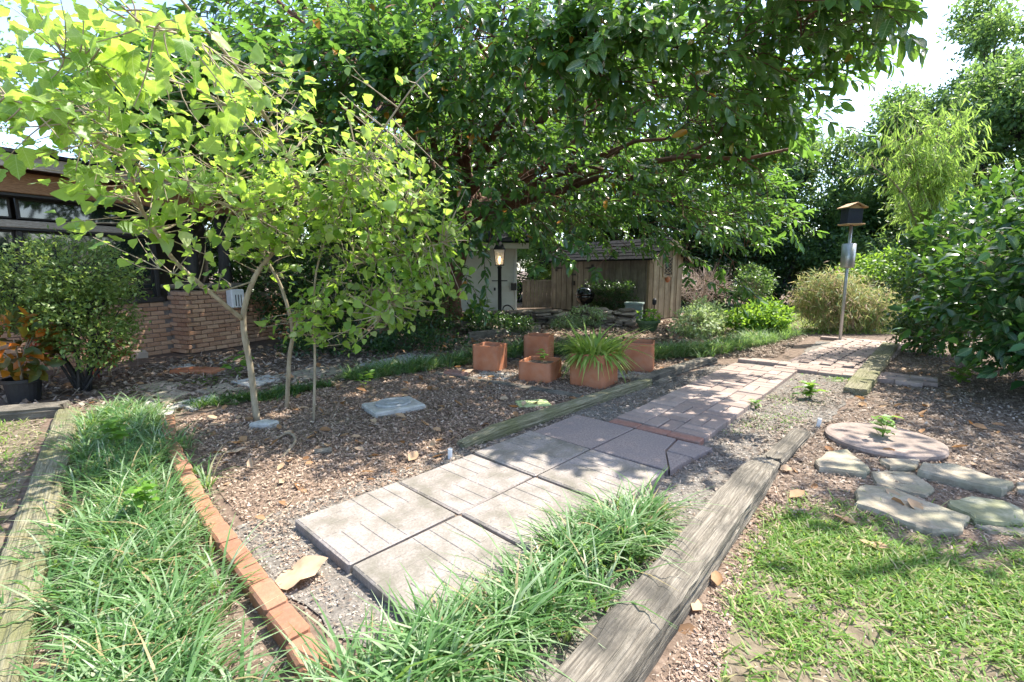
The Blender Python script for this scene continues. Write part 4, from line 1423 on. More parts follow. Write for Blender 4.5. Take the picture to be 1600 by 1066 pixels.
# drooping sprays under the crown
hang_pts = []
for px, py, Y, k in ((735, 415, 8.2, 3), (885, 372, 9.6, 3), (930, 368, 9.6, 4), (970, 378, 9.8, 3), (1010, 362, 9.8, 4), (1045, 368, 9.6, 3), (1085, 392, 9.6, 3), (700, 385, 8.6, 5), (760, 345, 8.4, 5), (830, 340, 8.6, 4), (880, 320, 9, 4), (960, 335, 9, 4), (1120, 370, 9, 4), (1160, 330, 9, 4), (850, 392, 7.6, 2), (870, 350, 8, 3), (945, 392, 8.6, 1), (905, 345, 8.4, 3),
                     (1000, 355, 9, 3), (1060, 375, 9, 3), (1120, 415, 9, 4), (1150, 440, 9, 2), (1095, 350, 8, 5), (1170, 370, 9, 5), (640, 380, 8.8, 7), (600, 420, 9.2, 7),
                     (660, 330, 8.2, 6), (560, 360, 9.4, 7), (800, 330, 7.8, 6), (700, 300, 8, 6), (1210, 320, 8.5, 4), (1040, 60, 5.6, 3), (1100, 90, 5.4, 3),
                     (1140, 60, 5.6, 2), (1180, 30, 5.8, 3), (960, 60, 5.8, 3), (1300, 20, 6, 4), (1350, 15, 6.2, 1), (1250, 60, 6.4, 4), (1300, 110, 7, 3), (1280, 170, 7, 3), (690, 260, 7.4, 7), (740, 270, 7.6, 7), (680, 340, 7.8, 7), (720, 360, 8, 6), (770, 290, 7.8, 6), (820, 280, 7.8, 5), (860, 300, 8, 5), (650, 400, 8.4, 6), (690, 400, 8.4, 5), (620, 300, 8, 6), (740, 340, 8, 5), (920, 310, 8, 5), (980, 320, 8.4, 5), (1040, 320, 8.4, 5), (600, 250, 7.5, 5), (700, 50, 6, 3), (820, 30, 6, 3)):
    c = A(px, py, Y)
    hang_pts.append(c + rng.normal(0, .16, (k, 3)))
T = np.concatenate([T, np.concatenate(hang_pts)])
T = np.concatenate([T, np.c_[U(-4.6, -.4, 330), U(7.8, 10.2, 330), U(3.0, 5.9, 330)], np.c_[U(-.5, 3.4, 160), U(8.5, 11, 160), U(4.0, 6.2, 160)], np.c_[U(.4, 3.6, 150), U(4.7, 6.6, 150), U(3.5, 4.7, 150)]])
# every spray grows from the nearest wood already there: limbs first, then earlier sprays
dl = np.array([((limb_pts - t) ** 2).sum(1).min() for t in T])
T = T[np.argsort(dl)]
wood = np.concatenate([limb_pts, np.zeros_like(T)])
hubd = np.linalg.norm(wood - hub, axis=1)
nw = len(limb_pts)
src = np.zeros_like(T)
for i_, t in enumerate(T):
    w_ = wood[:nw]
    dd = ((w_ - t) ** 2).sum(1) + np.where(hubd[:nw] > np.linalg.norm(t - hub), 3.0, 0) + .15
    src[i_] = w_[np.argmin(dd * rng.uniform(.8, 1.2, nw))]
    wood[nw] = t
    hubd[nw] = np.linalg.norm(t - hub)
    nw += 1
out_d = norm(T - src)
rad = norm(np.c_[T[:, :2] - CC[:2], np.zeros(len(T))])
tw_d = norm(out_d * .5 + rad * .7 + rng.normal(0, .35, T.shape) + np.array((0, 0, -.18)))
tw_L = U(.4, .8, len(T))
tip = T + tw_d * tw_L[:, None]
V1, F1 = twigs(src, T, rng.normal(0, .12, T.shape) + np.array((0, 0, .08)), .011, .006, 3, 3)
V2, F2 = twigs(T, tip, rng.normal(0, .04, T.shape), .007, .003, 2, 3)
part(rt, "branches", np.concatenate([V1, V2]), np.concatenate([F1, F2 + len(V1)]), M['bark_red'], True, kind="stuff")
per = 14
ti = np.repeat(np.arange(len(T)), per)
s_ = np.tile(np.linspace(.12, 1.0, per), len(T)) + U(-.04, .04, len(ti))
side = norm(np.cross(tw_d, np.array((0, 0, 1.0))))[ti]
upv = np.cross(side, tw_d[ti])
angl = np.tile(np.arange(per) * 2.4, len(T)) + U(-.3, .3, len(ti))
P = T[ti] + tw_d[ti] * (tw_L[ti] * s_)[:, None]
D = norm(side * np.cos(angl)[:, None] * .9 + upv * np.sin(angl)[:, None] * .5 + tw_d[ti] * (.35 + .7 * s_)[:, None] + np.array((0, 0, -.16)))
N = norm(np.array((0, 0, 1.0)) + rng.normal(0, .35, P.shape) + tw_d[ti] * .3)
S = U(.12, .225, len(ti)) * np.where(s_ > .9, .8, 1)
ok, d, px, py = in_view(P)
order = np.argsort(np.where(ok, d, 99))[:300]
msk = np.zeros(len(P), bool); msk[order] = True
leaf_objects(rt, L_RUBBER, P[msk], D[msk], N[msk], S[msk], M['rubber_o'])
nr = ~msk & ok & (d < 7.0)
Vn, Fn = scatter(L_RUBBER, P[nr], D[nr], N[nr], S[nr])
fr_ = ~msk & ~nr
Vf, Ff = scatter(L_RUBBER_FAR, P[fr_], D[fr_], N[fr_], S[fr_])
part(rt, "foliage", np.concatenate([Vn, Vf]), np.concatenate([Fn, Ff + len(Vn)]), M['rubber'], True, kind="stuff")

# ------------------------------------------------------------------ sapling with big lobed leaves
SB = G(400, 662)
sp = root("sapling", "young multi-stemmed tree with large glowing lobed leaves in the mulch bed", "tree", SB)


def stem_path(pts, n=5):
    return smooth_path([A(x, y, Y) for x, y, Y in pts], n)


stems = [
    ([(402, 664, 4.26), (392, 580, 4.27), (380, 500, 4.25), (395, 440, 4.25), (418, 405, 4.25), (450, 368, 4.2), (480, 334, 4.15)], .036, .017),
    ([(380, 500, 4.25), (339, 466, 4.0), (275, 410, 3.7), (245, 365, 3.5), (215, 315, 3.3), (203, 262, 3.1), (170, 190, 2.8)], .024, .008),
    ([(480, 334, 4.15), (442, 230, 3.9), (402, 162, 3.6), (365, 100, 3.3), (300, 20, 2.9), (250, -40, 2.6)], .02, .007),
    ([(448, 642, 4.66), (452, 560, 4.66), (457, 515, 4.64), (440, 450, 4.6), (412, 395, 4.55), (400, 340, 4.5), (360, 280, 4.3)], .028, .009),
    ([(457, 515, 4.64), (482, 488, 4.6), (520, 440, 4.5), (580, 380, 4.4), (640, 330, 4.3)], .022, .007),
    ([(490, 660, 4.26), (492, 560, 4.3), (490, 470, 4.3), (500, 400, 4.3), (530, 330, 4.2), (560, 260, 4.1)], .016, .006),
    ([(480, 334, 4.15), (540, 290, 4.0), (600, 200, 3.9), (650, 130, 3.8), (672, 110, 3.8)], .013, .004),
    ([(450, 368, 4.2), (380, 330, 3.8), (300, 300, 3.4), (200, 250, 2.9), (90, 180, 2.5), (10, 150, 2.3)], .014, .005),
    ([(442, 230, 3.9), (330, 150, 3.3), (200, 110, 2.8), (100, 90, 2.5)], .011, .004),
    ([(395, 440, 4.25), (340, 455, 4.0), (300, 440, 3.8), (250, 420, 3.6)], .008, .004),
    ([(520, 440, 4.5), (580, 450, 4.3), (610, 470, 4.1), (600, 490, 4.0)], .009, .004),
    ([(490, 470, 4.3), (540, 420, 4.2), (620, 400, 4.2), (690, 380, 4.2)], .010, .004),
    ([(365, 100, 3.3), (300, 60, 2.7), (230, 40, 2.3), (190, 10, 2.1)], .009, .004),
]
spts = []
for pts, r0, r1 in stems:
    p_ = stem_path(pts)
    V, F = tube(p_, np.linspace(r0, r1, len(p_)) * .84, 8)
    part(sp, "stem", V, F, M['bark_pale'], True)
    k0 = len(p_) // 2 if r0 > .02 else 2
    spts.append(p_[k0:])
spts = np.concatenate(spts)
cl = [(A(560, 340, 4.2), (.75, .6, .5), 230), (A(470, 280, 4.1), (.7, .6, .55), 150), (A(620, 300, 4.2), (.5, .5, .4), 120), (A(330, 310, 3.8), (.65, .5, .4), 75),
      (A(300, 190, 3.3), (.75, .55, .5), 85), (A(140, 150, 2.7), (.65, .5, .42), 48), (A(60, 190, 2.5), (.4, .4, .3), 24), (A(230, 70, 2.5), (.5, .4, .28), 30),
      (A(260, 400, 3.8), (.45, .4, .25), 18), (A(560, 470, 4.2), (.5, .4, .25), 60), (A(640, 420, 4.3), (.42, .4, .3), 75), (A(420, 400, 4.3), (.5, .4, .25), 24),
      (A(500, 180, 3.9), (.5, .5, .35), 18), (A(605, 490, 4.0), (.1, .1, .06), 5), (A(650, 140, 3.8), (.15, .15, .15), 4), (A(60, 100, 2.4), (.35, .3, .22), 14), (A(120, 260, 2.9), (.35, .3, .14), 10), (A(520, 500, 4.2), (.5, .4, .22), 55), (A(650, 455, 4.3), (.35, .35, .25), 45), (A(430, 330, 4.2), (.6, .5, .4), 70), (A(220, 330, 3.4), (.5, .4, .2), 24), (A(690, 350, 4.3), (.28, .3, .3), 38)]
T = np.concatenate([ell(max(3, int(k * .95)), c, np.array(r) * 1.18, .3)[0] for c, r, k in cl])
j = np.array([np.argmin(((spts - t) ** 2).sum(1)) for t in T])
src = spts[j]
V, F = twigs(src, T, rng.normal(0, .03, T.shape), .0045, .002, 4, 4)
part(sp, "twigs", V, F, M['bark_pale'], True, kind="stuff")
per = 4
ti = np.repeat(np.arange(len(T)), per)
tdir = norm(T - src + rng.normal(0, .05, T.shape))[ti]
P = T[ti] + rng.normal(0, .05, (len(ti), 3)) - tdir * U(0, .12, len(ti))[:, None]
D = norm(tdir * .5 + rng.normal(0, .6, P.shape) + np.array((0, 0, -.25)))
N = norm(np.array((0, -.15, 1.0)) + rng.normal(0, .45, P.shape))
S = .048 + .092 * U(0, 1, len(ti)) ** 1.5
S = np.where(P[:, 1] > 3.6, S * .72, S)
ok, d, px, py = in_view(P)
order = np.argsort(np.where(ok, d - 4 * S, 99))[:300]
msk = np.zeros(len(P), bool); msk[order] = True
leaf_objects(sp, L_LOBE, P[msk], D[msk], N[msk], S[msk], M['sap_o'])
part(sp, "foliage", *scatter(L_LOBE_FAR, P[~msk], D[~msk], N[~msk], S[~msk]), M['sap'], True, kind="stuff")
# small clustered flower heads
mb = MB()
for c in T[rng.choice(len(T), 30, replace=False)]:
    for _ in range(6):
        e = c + rng.normal(0, .03, 3)
        V, F = tube([c, e], [.0015, .004], 4)
        mb.add(V, F)
part(sp, "flower_heads", *mb.get(), M['aloe'], kind="stuff")

# ------------------------------------------------------------------ far buildings
# white outbuilding
gr = root("white_outbuilding", "white lap-sided outbuilding behind the lamp post", "outbuilding", (-3.6, 14.6, 0))
gx0, gx1, gy = -3.6, .10, 14.6
part(gr, "wall", *box(((gx0 + gx1) / 2, gy + 1.6, 1.0), (gx1 - gx0 - .06, 3.0, 2.0)), M['siding'])
for i in range(14):
    V, F = box(((gx0 + gx1) / 2, gy + .075 , .08 + i * .142), (gx1 - gx0, .03, .15), 0, .004)
    V[:, 1] -= (.08 + i * .142 - V[:, 2] + .07) * .16
    part(gr, "siding_board", V, F, M['siding'])
part(gr, "corner_trim", *box((gx1 + .015, gy + .06, 1.0), (.07, .08, 2.0), 0, .006), M['siding'])
part(gr, "fascia", *box(((gx0 + gx1) / 2 + .15, gy - .3, 2.06), (gx1 - gx0 + .5, .04, .16), 0, .005), M['siding'])
part(gr, "roof", [(gx0 - .2, gy - .38, 2.145), (gx1 + .42, gy - .38, 2.145), (gx1 + .42, gy + 2, 2.75), (gx0 - .2, gy + 2, 2.75), (gx0 - .2, gy - .38, 2.20), (gx1 + .42, gy - .38, 2.20), (gx1 + .42, gy + 2, 2.81), (gx0 - .2, gy + 2, 2.81)],
     [(0, 3, 2, 1), (4, 5, 6, 7), (0, 1, 5, 4), (1, 2, 6, 5), (2, 3, 7, 6), (3, 0, 4, 7)], M['shingle'])
q = A(803, 448, gy)
ub = root("utility_box", "gray electric box on the corner of the white outbuilding", "utility box", (q[0], gy - .02, q[2] - .1))
part(ub, "case", *box((0, 0, .1), (.17, .12, .22), 0, .01), M['bronze'], world=False)
part(ub, "conduit", *tube([(0, 0, .2), (0, 0, .9)], .012, 6), M['galv'], world=False)
q = A(787, 450, gy)
part(gr, "outlet", *box((q[0], gy + .03, q[2]), (.08, .05, .13), 0, .008), M['siding'])
q = A(773, 452, gy)
part(gr, "outlet", *box((q[0], gy + .03, q[2]), (.06, .05, .09), 0, .008), M['bronze'])
hs = smooth_path([A(785, 489, 14.35), A(787, 480, 14.4), A(793, 477, 14.42), A(800, 481, 14.4), A(805, 489, 14.35)], 5)
tag(link("garden_hose", mesh("garden_hose", *tube(hs, .02, 7), M['blackplastic'], True)), "looped dark garden hose against the white outbuilding", "hose")
hs = smooth_path([A(730, 473, 14.45), A(734, 480, 14.42), A(738, 488, 14.4), A(744, 493, 14.35)], 5)
tag(link("faucet_hose", mesh("faucet_hose", *tube(hs, .018, 7), M['blackplastic'], True)), "short dark hose hanging from the outbuilding faucet", "hose")

# shed
SO = np.array((3.75, 13.2)); SU = norm(np.array((-2.35, 3.8))); SV = norm(np.array((3.8, 2.35)))
SL, SW, SE, SR = 4.5, 1.32, 1.72, 2.2
sang = math.atan2(SU[1], SU[0])


def SP(a, b, z):
    q = SO + SU * a + SV * b
    return np.array((q[0], q[1], z))


shed = root("garden_shed", "weathered board garden shed with dark shingle roof behind the stone wall", "shed", SP(0, 0, 0))


def sbox(par, name, a0, a1, b0, b1, z0, z1, mat, bev=0.0, shear=None):
    V, F = box(((a0 + a1) / 2, (b0 + b1) / 2, (z0 + z1) / 2), (a1 - a0, b1 - b0, z1 - z0), 0, bev)
    W = np.array([SP(v[0], v[1], v[2]) for v in V])
    F = [f[::-1] for f in F]
    return part(par, name, W, F, mat)


core = sbox(shed, "wall", .02, SL - .02, .03, SW - .03, 0, SE, M['bark_dark'])
k = 31
for i in range(k):
    a0 = i * SL / k
    gap = .006
    th = .022 + (.012 if i % 2 else 0)
    sbox(core, "plank", a0 + gap, a0 + SL / k - gap, -th + .02, .028, .02 + U(0, .02), SE + .02, M['shedwood'], .003)
kg = 11
for i in range(kg):
    b0 = i * SW / kg
    bm = b0 + SW / kg / 2
    zt = SE + (SR - SE) * (1 - abs(bm - SW / 2) / (SW / 2)) - .03
    th = .022 + (.014 if i % 2 else 0)
    sbox(core, "plank", -th, .018, b0 + .004, b0 + SW / kg - .004, .02, zt, M['shedgold'], .003)
# gable triangle behind the planks
V = [SP(.015, 0, SE), SP(.015, SW, SE), SP(.015, SW / 2, SR - .02), SP(SL, 0, SE), SP(SL, SW, SE), SP(SL, SW / 2, SR - .02)]
part(shed, "gable", V, [(0, 1, 2), (3, 5, 4), (0, 3, 4, 1), (1, 4, 5, 2), (2, 5, 3, 0)], M['bark_dark'])
ov, oa = .16, .22
slope = (SR - SE) / (SW / 2)
roof = None
for sgn in (0, 1):
    def RP(a, f, lift):
        """f 0 at eave, 1 at ridge"""
        b = -ov + f * (SW / 2 + ov) if sgn == 0 else SW + ov - f * (SW / 2 + ov)
        z = SE - ov * slope + f * (SR - SE + ov * slope) + lift
        return SP(a, b, z)
    V = [RP(-oa, 0, .02), RP(SL + oa, 0, .02), RP(SL + oa, 1, .02), RP(-oa, 1, .02), RP(-oa, 0, .055), RP(SL + oa, 0, .055), RP(SL + oa, 1, .055), RP(-oa, 1, .055)]
    roof = part(shed, "roof", V, [(0, 1, 2, 3), (4, 7, 6, 5), (0, 4, 5, 1), (1, 5, 6, 2), (2, 6, 7, 3), (3, 7, 4, 0)], M['shingle'])
    if sgn == 0:
        for r in range(6):
            na = 15
            for i in range(na):
                w = (SL + 2 * oa) / na
                a0 = -oa + i * w + (w / 2 if r % 2 else 0)
                a1 = min(a0 + w - .012, SL + oa + .01)
                f0, f1 = r / 6 - .01, (r + 1) / 6 + .02
                l0, l1 = .074 + U(0, .006), .060
                Vs = [RP(a0, f0, l0 - .014), RP(a1, f0, l0 - .014), RP(a1, f1, l1 - .003), RP(a0, f1, l1 - .003), RP(a0, f0, l0), RP(a1, f0, l0), RP(a1, f1, l1), RP(a0, f1, l1)]
                part(roof, "shingle", Vs, [(0, 1, 2, 3), (4, 7, 6, 5), (0, 4, 5, 1), (1, 5, 6, 2), (2, 6, 7, 3), (3, 7, 4, 0)], M['shingle'])
    # bargeboard on the gable
    V = [RP(-oa - .02, 0, -.07), RP(-oa + .015, 0, -.07), RP(-oa + .015, 1, -.07), RP(-oa - .02, 1, -.07), RP(-oa - .02, 0, .018), RP(-oa + .015, 0, .018), RP(-oa + .015, 1, .018), RP(-oa - .02, 1, .018)]
    part(shed, "bargeboard", V, [(0, 1, 2, 3), (4, 7, 6, 5), (0, 4, 5, 1), (1, 5, 6, 2), (2, 6, 7, 3), (3, 7, 4, 0)], M['shedgold'])
sbox(shed, "corner_board", -.03, .06, -.045, -.008, .02, SE, M['shedgold'], .004)
# hinges, handle and latch of the double door on the long side
for a, z, s2 in ((4.18, 1.42, -1), (2.32, 1.42, 1)):
    h = sbox(shed, "hinge", a - .05, a + .05, -.036, -.017, z - .11, z + .11, M['blackmetal'], .003)
    V = np.array([SP(a, -.034, z - .05), SP(a, -.034, z + .05), SP(a + s2 * .34, -.034, z + .01), SP(a + s2 * .34, -.034, z - .01), SP(a, -.020, z - .05), SP(a, -.020, z + .05), SP(a + s2 * .34, -.020, z + .01), SP(a + s2 * .34, -.020, z - .01)])
    part(h, "strap", V, [(0, 1, 2, 3), (4, 7, 6, 5), (0, 4, 5, 1), (1, 5, 6, 2), (2, 6, 7, 3), (3, 7, 4, 0)], M['blackmetal'])
sbox(shed, "latch", 3.14, 3.34, -.04, -.017, 1.18, 1.24, M['blackmetal'], .003)
sbox(shed, "handle", 3.16, 3.26, -.06, -.017, .86, 1.0, M['blackmetal'], .004)
sbox(shed, "door_edge", 3.272, 3.292, -.028, -.0165, .05, 1.68, M['bark_dark'])
# lattice window and door frame in the gable
win = sbox(shed, "lattice_window", -.055, -.038, .50, .82, 1.22, 1.72, M['bark_dark'])
for (b0, b1, z0, z1) in ((.46, .50, 1.16, 1.78), (.82, .86, 1.16, 1.78), (.5, .82, 1.72, 1.78), (.5, .82, 1.16, 1.22)):
    sbox(win, "frame", -.075, -.037, b0, b1, z0, z1, M['shedgold'], .003)
for k2 in range(6):
    for d2 in (1, -1):
        z = 1.20 + k2 * .1
        y0, y1 = (.50, .82)
        za, zb = (z - .08, z + .12) if d2 > 0 else (z + .12, z - .08)
        za, zb = np.clip([za, zb], 1.22, 1.72)
        x_ = -.062 if d2 > 0 else -.068
        V, F = tube([SP(x_, y0, za), SP(x_, y1, zb)], .009, 4)
        part(win, "slat", V, F, M['shedgold'])
q = SP(-.06, .66, 1.12)
tag(link("hanging_ornament", mesh("hanging_ornament", *lathe([(.02, -.1), (.06, -.06), (.075, 0), (.05, .05), (.015, .07)], (0, 0, 0), 12), M['terra'], True), None, q), "small round ornament hanging under the lattice window of the shed", "ornament")

# fence between outbuilding and shed
fn = root("board_fence", "brown board fence between outbuilding and shed", "fence", (.45, 17.6, 0))
for i in range(8):
    x = .45 + i * .15
    part(fn, "plank", *box((x, 17.6, .50 + U(-.01, .01)), (.14, .025, 1.0), 0, .004), M['shedwood'])
for z in (.3, .8):
    part(fn, "rail", *box((.98, 17.64, z), (1.2, .04, .09)), M['shedwood'])
hb_blobs = [((*SP(a, -.5, 0)[:2], z), (.2, .22, .2)) for a in np.arange(.2, 2.0, .22) for z in (.25, .55, .85)]
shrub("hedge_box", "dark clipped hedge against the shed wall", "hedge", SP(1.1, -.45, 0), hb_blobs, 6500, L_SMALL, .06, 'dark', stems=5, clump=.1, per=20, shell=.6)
# kettle grill
q = G(913, 496)
kg_ = root("kettle_grill", "round black kettle grill in front of the shed", "grill", q)
part(kg_, "bowl", *lathe([(.05, .36), (.18, .42), (.25, .52), (.275, .62), (.27, .63)], q, 22), M['enamel'], True)
part(kg_, "lid", *lathe([(.28, .635), (.275, .70), (.23, .80), (.14, .86), (.03, .885)], q, 22), M['enamel'], True)
part(kg_, "handle", *box(q + (0, 0, .91), (.12, .03, .03), 0, .006), M['blackmetal'])
for a in (.5, 2.6, 4.7):
    part(kg_, "leg", *tube([q + (.12 * math.cos(a), .12 * math.sin(a), .45), q + (.27 * math.cos(a), .27 * math.sin(a), 0)], .012, 6), M['galv'])
# green utility box
q = G(990, 505)
gb = root("utility_pedestal", "gray green utility pedestal box beside the stone wall", "utility box", q, -.35)
part(gb, "body", *box((0, 0, .24), (.42, .36, .5), 0, .015), M['greybox'], world=False)
part(gb, "lid", *box((0, 0, .51), (.48, .42, .06), 0, .015), M['greybox'], world=False)
# stone wall
def rock_mesh(i):
    V, F = box((0, 0, 0), (1, 1, 1), 0, .16)
    V = V + rng.normal(0, .05, V.shape)
    return mesh("wall_stone", V, F, M['wallstone'])


rocks = [rock_mesh(i) for i in range(6)]
def stack(label, p0, p1, rows, L, h, depth, top=None):
    p0, p1 = np.array(p0, float), np.array(p1, float)
    d = p1 - p0
    LL = np.linalg.norm(d)
    a = math.atan2(d[1], d[0])
    t = root("stone_wall", label, "stone wall", (*p0, 0), a)
    for r in range(rows):
        x = U(0, .15)
        while x < LL:
            w = U(.6, 1.4) * L
            lim = 1.0 if top is None else top(x / LL)
            if r / rows <= lim:
                link("stone", rocks[rng.integers(6)], t, (x + w / 2, U(-.05, .05), h * (r + .5)), (U(-.08, .08), U(-.1, .1), U(-.15, .15)), (w * 1.02, depth * U(.8, 1.2), h * U(.9, 1.3)))
            x += w
    return t


stack("dry-stacked wall of flat rocks in front of the shed", (.15, 12.1), (2.75, 11.6), 9, .34, .054, .45, lambda u: .6 + .4 * math.sin(u * 7 + .6) ** 2 * (u > .5) + .12 * (u < .4))
stack("low pile of flat rocks left of the lamp post", (-1.5, 10.9), (-.35, 10.2), 3, .4, .07, .5)
stack("second low course of rocks before the white outbuilding", (-1.6, 12.6), (.2, 12.9), 4, .42, .07, .45)
# round green pot with plant
q = G(1012, 517)
gp = root("round_planter", "low green round planter behind the grass row", "planter", q)
part(gp, "pot", *lathe([(.17, 0), (.24, .18), (.27, .19), (.27, .25), (.25, .25), (.22, .2), (.02, .19)], q, 24), M['greenplastic'])
n = 120
P, d_ = ell(n, q + (0, 0, .36), (.24, .2, .14), .3)
part(gp, "foliage", *scatter(L_OVAL, P, norm(d_ + rng.normal(0, .5, (n, 3))), rng.normal(0, .4, (n, 3)) + (0, 0, 1.), U(.06, .12, n)), M['bright'], True)
# path light stake near the shed gable
q = G(1021, 506)
st = root("path_light", "dark stake light in front of the shed gable", "path light", q)
part(st, "stake", *tube([q, q + (0, 0, .5)], .014, 7), M['blackmetal'])
part(st, "head", *lathe([(.03, .48), (.055, .52), (.055, .62), (.02, .66)], q, 12), M['blackmetal'])

# ------------------------------------------------------------------ lamp post
q = G(781, 520)
lp = root("lamp_post", "black lamp post with lit glass lantern in front of the white outbuilding", "lamp post", q)
part(lp, "post", *lathe([(.055, 0), (.05, .05), (.042, .08), (.040, 1.40), (.05, 1.41), (.05, 1.44), (.03, 1.46)], q, 16), M['blackmetal'], True)
part(lp, "crossbar", *tube([q + (-.17, 0, 1.14), q + (.17, 0, 1.14)], .011, 8), M['blackmetal'])
part(lp, "tray", *box(q + (0, 0, 1.475), (.2, .2, .02), 0, .004), M['blackmetal'])
lant = part(lp, "lantern_frame", *box(q + (0, 0, 1.808), (.24, .24, .012), 0, .003), M['blackmetal'])
c8 = [(-.118, -.118), (.118, -.118), (.118, .118), (-.118, .118)]
for i in range(4):
    (x0, y0), (x1, y1) = c8[i], c8[(i + 1) % 4]
    k = .72
    V = [q + (x0, y0, 1.80), q + (x1, y1, 1.80), q + (x1 * k, y1 * k, 1.487), q + (x0 * k, y0 * k, 1.487)]
    nn = norm(np.array((x0 + x1, y0 + y1, 0)))
    V2 = [np.array(v) - nn * .004 for v in V]
    part(lant, "pane", np.array(V + V2), [(0, 1, 2, 3), (7, 6, 5, 4), (0, 4, 5, 1), (1, 5, 6, 2), (2, 6, 7, 3), (3, 7, 4, 0)], M['lantern'])
    part(lant, "bar", *tube([q + (x0, y0, 1.805), q + (x0 * k, y0 * k, 1.485)], .007, 5), M['blackmetal'])
V, F = lathe([(.18, 1.81), (.175, 1.825), (.10, 1.92), (.05, 1.97), (.035, 2.0), (.05, 2.02), (.02, 2.06), (.006, 2.08)], q, 4)
V = rotz(V - q, math.pi / 4) + q
part(lant, "cap", V, F, M['blackmetal'])
part(lp, "bulb", *lathe([(.012, 1.50), (.022, 1.54), (.032, 1.60), (.022, 1.65), (.004, 1.67)], q, 12), M['bulb'], True)

# ------------------------------------------------------------------ bird feeder
q = G(1312, 535)
fd = root("bird_feeder", "dark blue bird feeder on a leaning pole with a metal baffle", "bird feeder", q)
tp = A(1331, 342, 9.25)
d = tp - q
part(fd, "pole", *tube([q + (0, 0, -.02), q + d * .5, q + d * .95], .028, 10), M['galv'], True)
bq = q + d * .62
part(fd, "baffle", *tube([q + d * .61, q + d * .615, q + d * .80, q + d * .805], [.10, .115, .115, .03], 20), M['galv'], True)
t0 = q + d * .95
def fbox(name, c, d, mat, bev=.003):
    part(fd, name, *box(t0 + np.array(c), d, 0, bev), M[mat])


fbox("floor", (0, 0, .01), (.34, .27, .025), 'feederwood', .004)
fbox("front_panel", (-.015, -.105, .16), (.27, .016, .27), 'darkblue')
fbox("back_panel", (-.015, .095, .16), (.27, .016, .27), 'darkblue')
fbox("side_panel", (-.142, -.005, .16), (.016, .182, .27), 'darkblue')
fbox("side_panel", (.112, -.005, .16), (.016, .182, .27), 'feederwood')
for sg in (-1, 1):
    z0, z1 = .30, .385
    V = [(sg * .19, -.16, z0), (sg * .19, .15, z0), (0, .15, z1), (0, -.16, z1), (sg * .19, -.16, z0 + .018), (sg * .19, .15, z0 + .018), (0, .15, z1 + .018), (0, -.16, z1 + .018)]
    F = [(0, 1, 2, 3), (4, 7, 6, 5), (0, 4, 5, 1), (1, 5, 6, 2), (2, 6, 7, 3), (3, 7, 4, 0)]
    if sg > 0: F = [f[::-1] for f in F]
    part(fd, "roof", np.array(V) + t0 + (-.015, 0, 0), F, M['feederwood'])
part(fd, "gable", np.array([(-.145, -.112, .296), (.115, -.112, .296), (-.015, -.112, .37), (-.145, -.097, .296), (.115, -.097, .296), (-.015, -.097, .37)]) + t0, [(0, 1, 2), (3, 5, 4), (0, 3, 4, 1), (1, 4, 5, 2), (2, 5, 3, 0)], M['feederwood'])

# ------------------------------------------------------------------ shrubs of the middle and far ground
shrub("camellia_hedge", "tall glossy dark camellia hedge at the right edge of the garden", "hedge", (6.0, 5.3, 0),
      [((5.95, 5.2, 1.35), (1.05, 1.1, .75)), ((5.65, 4.75, .62), (.8, .6, .32)), ((6.2, 4.3, .7), (.7, .6, .4)), ((6.05, 5.4, .85), (1.1, 1.2, .6)), ((6.7, 4.7, 1.5), (.9, 1.2, .8)), ((6.1, 5.0, 1.9), (.7, .8, .5)), ((6.7, 6.4, 1.6), (1.0, 1.2, 1.1))],
      11500, L_CAM, .145, 'cam', stems=10, stem_r=.03, smat='twig', clump=.22, per=16, leafobj=300, lmat='cam_o', zmin=.3, shell=.7)
shrub("blue_green_bush", "dense dark bush between feathery shrub and camellia hedge", "bush", (6.9, 7.9, 0), [((6.9, 7.9, 1.0), (.6, .6, .9)), ((6.7, 7.6, .4), (.5, .5, .35)), ((7.4, 7.8, 1.7), (.6, .6, .7))], 6000, L_OVAL, .07, 'dark', stems=5, stem_r=.02, clump=.18, per=22)
b_ = np.array((7.5, 10.8, 0))
shrub("feathery_shrub", "feathery pinkish green weeping shrub behind the feeder pole", "shrub", b_, [((7.5, 10.8, .75), (.85, .6, .5)), ((7.1, 10.6, .45), (.7, .5, .32)), ((8.0, 10.7, .5), (.55, .5, .4)), ((7.0, 10.7, 1.05), (.5, .4, .25)), ((6.6, 10.6, .8), (.3, .3, .2))], 11000, L_NARROW, .17, 'pink', stems=12, stem_r=.012, clump=.26, per=34, droop=.55, shell=.4)
shrub("lime_shrub", "bright yellow green shrub beyond the feathery shrub", "shrub", (8.9, 11.8, 0), [((8.9, 11.8, 1.1), (.9, .8, .8)), ((9.6, 11.2, .7), (.7, .7, .6))], 5000, L_OVAL, .10, 'bright', stems=5, clump=.2, per=20)
b_ = G(1085, 528)
shrub("white_flower_bush", "variegated white and green low bush right of the planter", "bush", b_, [((b_[0], b_[1], .3), (.5, .4, .3)), ((b_[0] + .35, b_[1] + .4, .4), (.4, .4, .35))], 3600, L_SMALL, .075, 'varieg', stems=6, stem_r=.008, clump=.13, per=20)
b_ = G(1188, 524)
shrub("green_bush", "bright leafy green bush behind the pale grass row", "bush", b_, [((b_[0] - .1, b_[1], .30), (.62, .5, .28)), ((b_[0] + .25, b_[1] + .2, .40), (.4, .4, .3))], 3400, L_OVAL, .10, 'bright', stems=7, stem_r=.008, clump=.16, per=16)
b_ = G(975, 517)
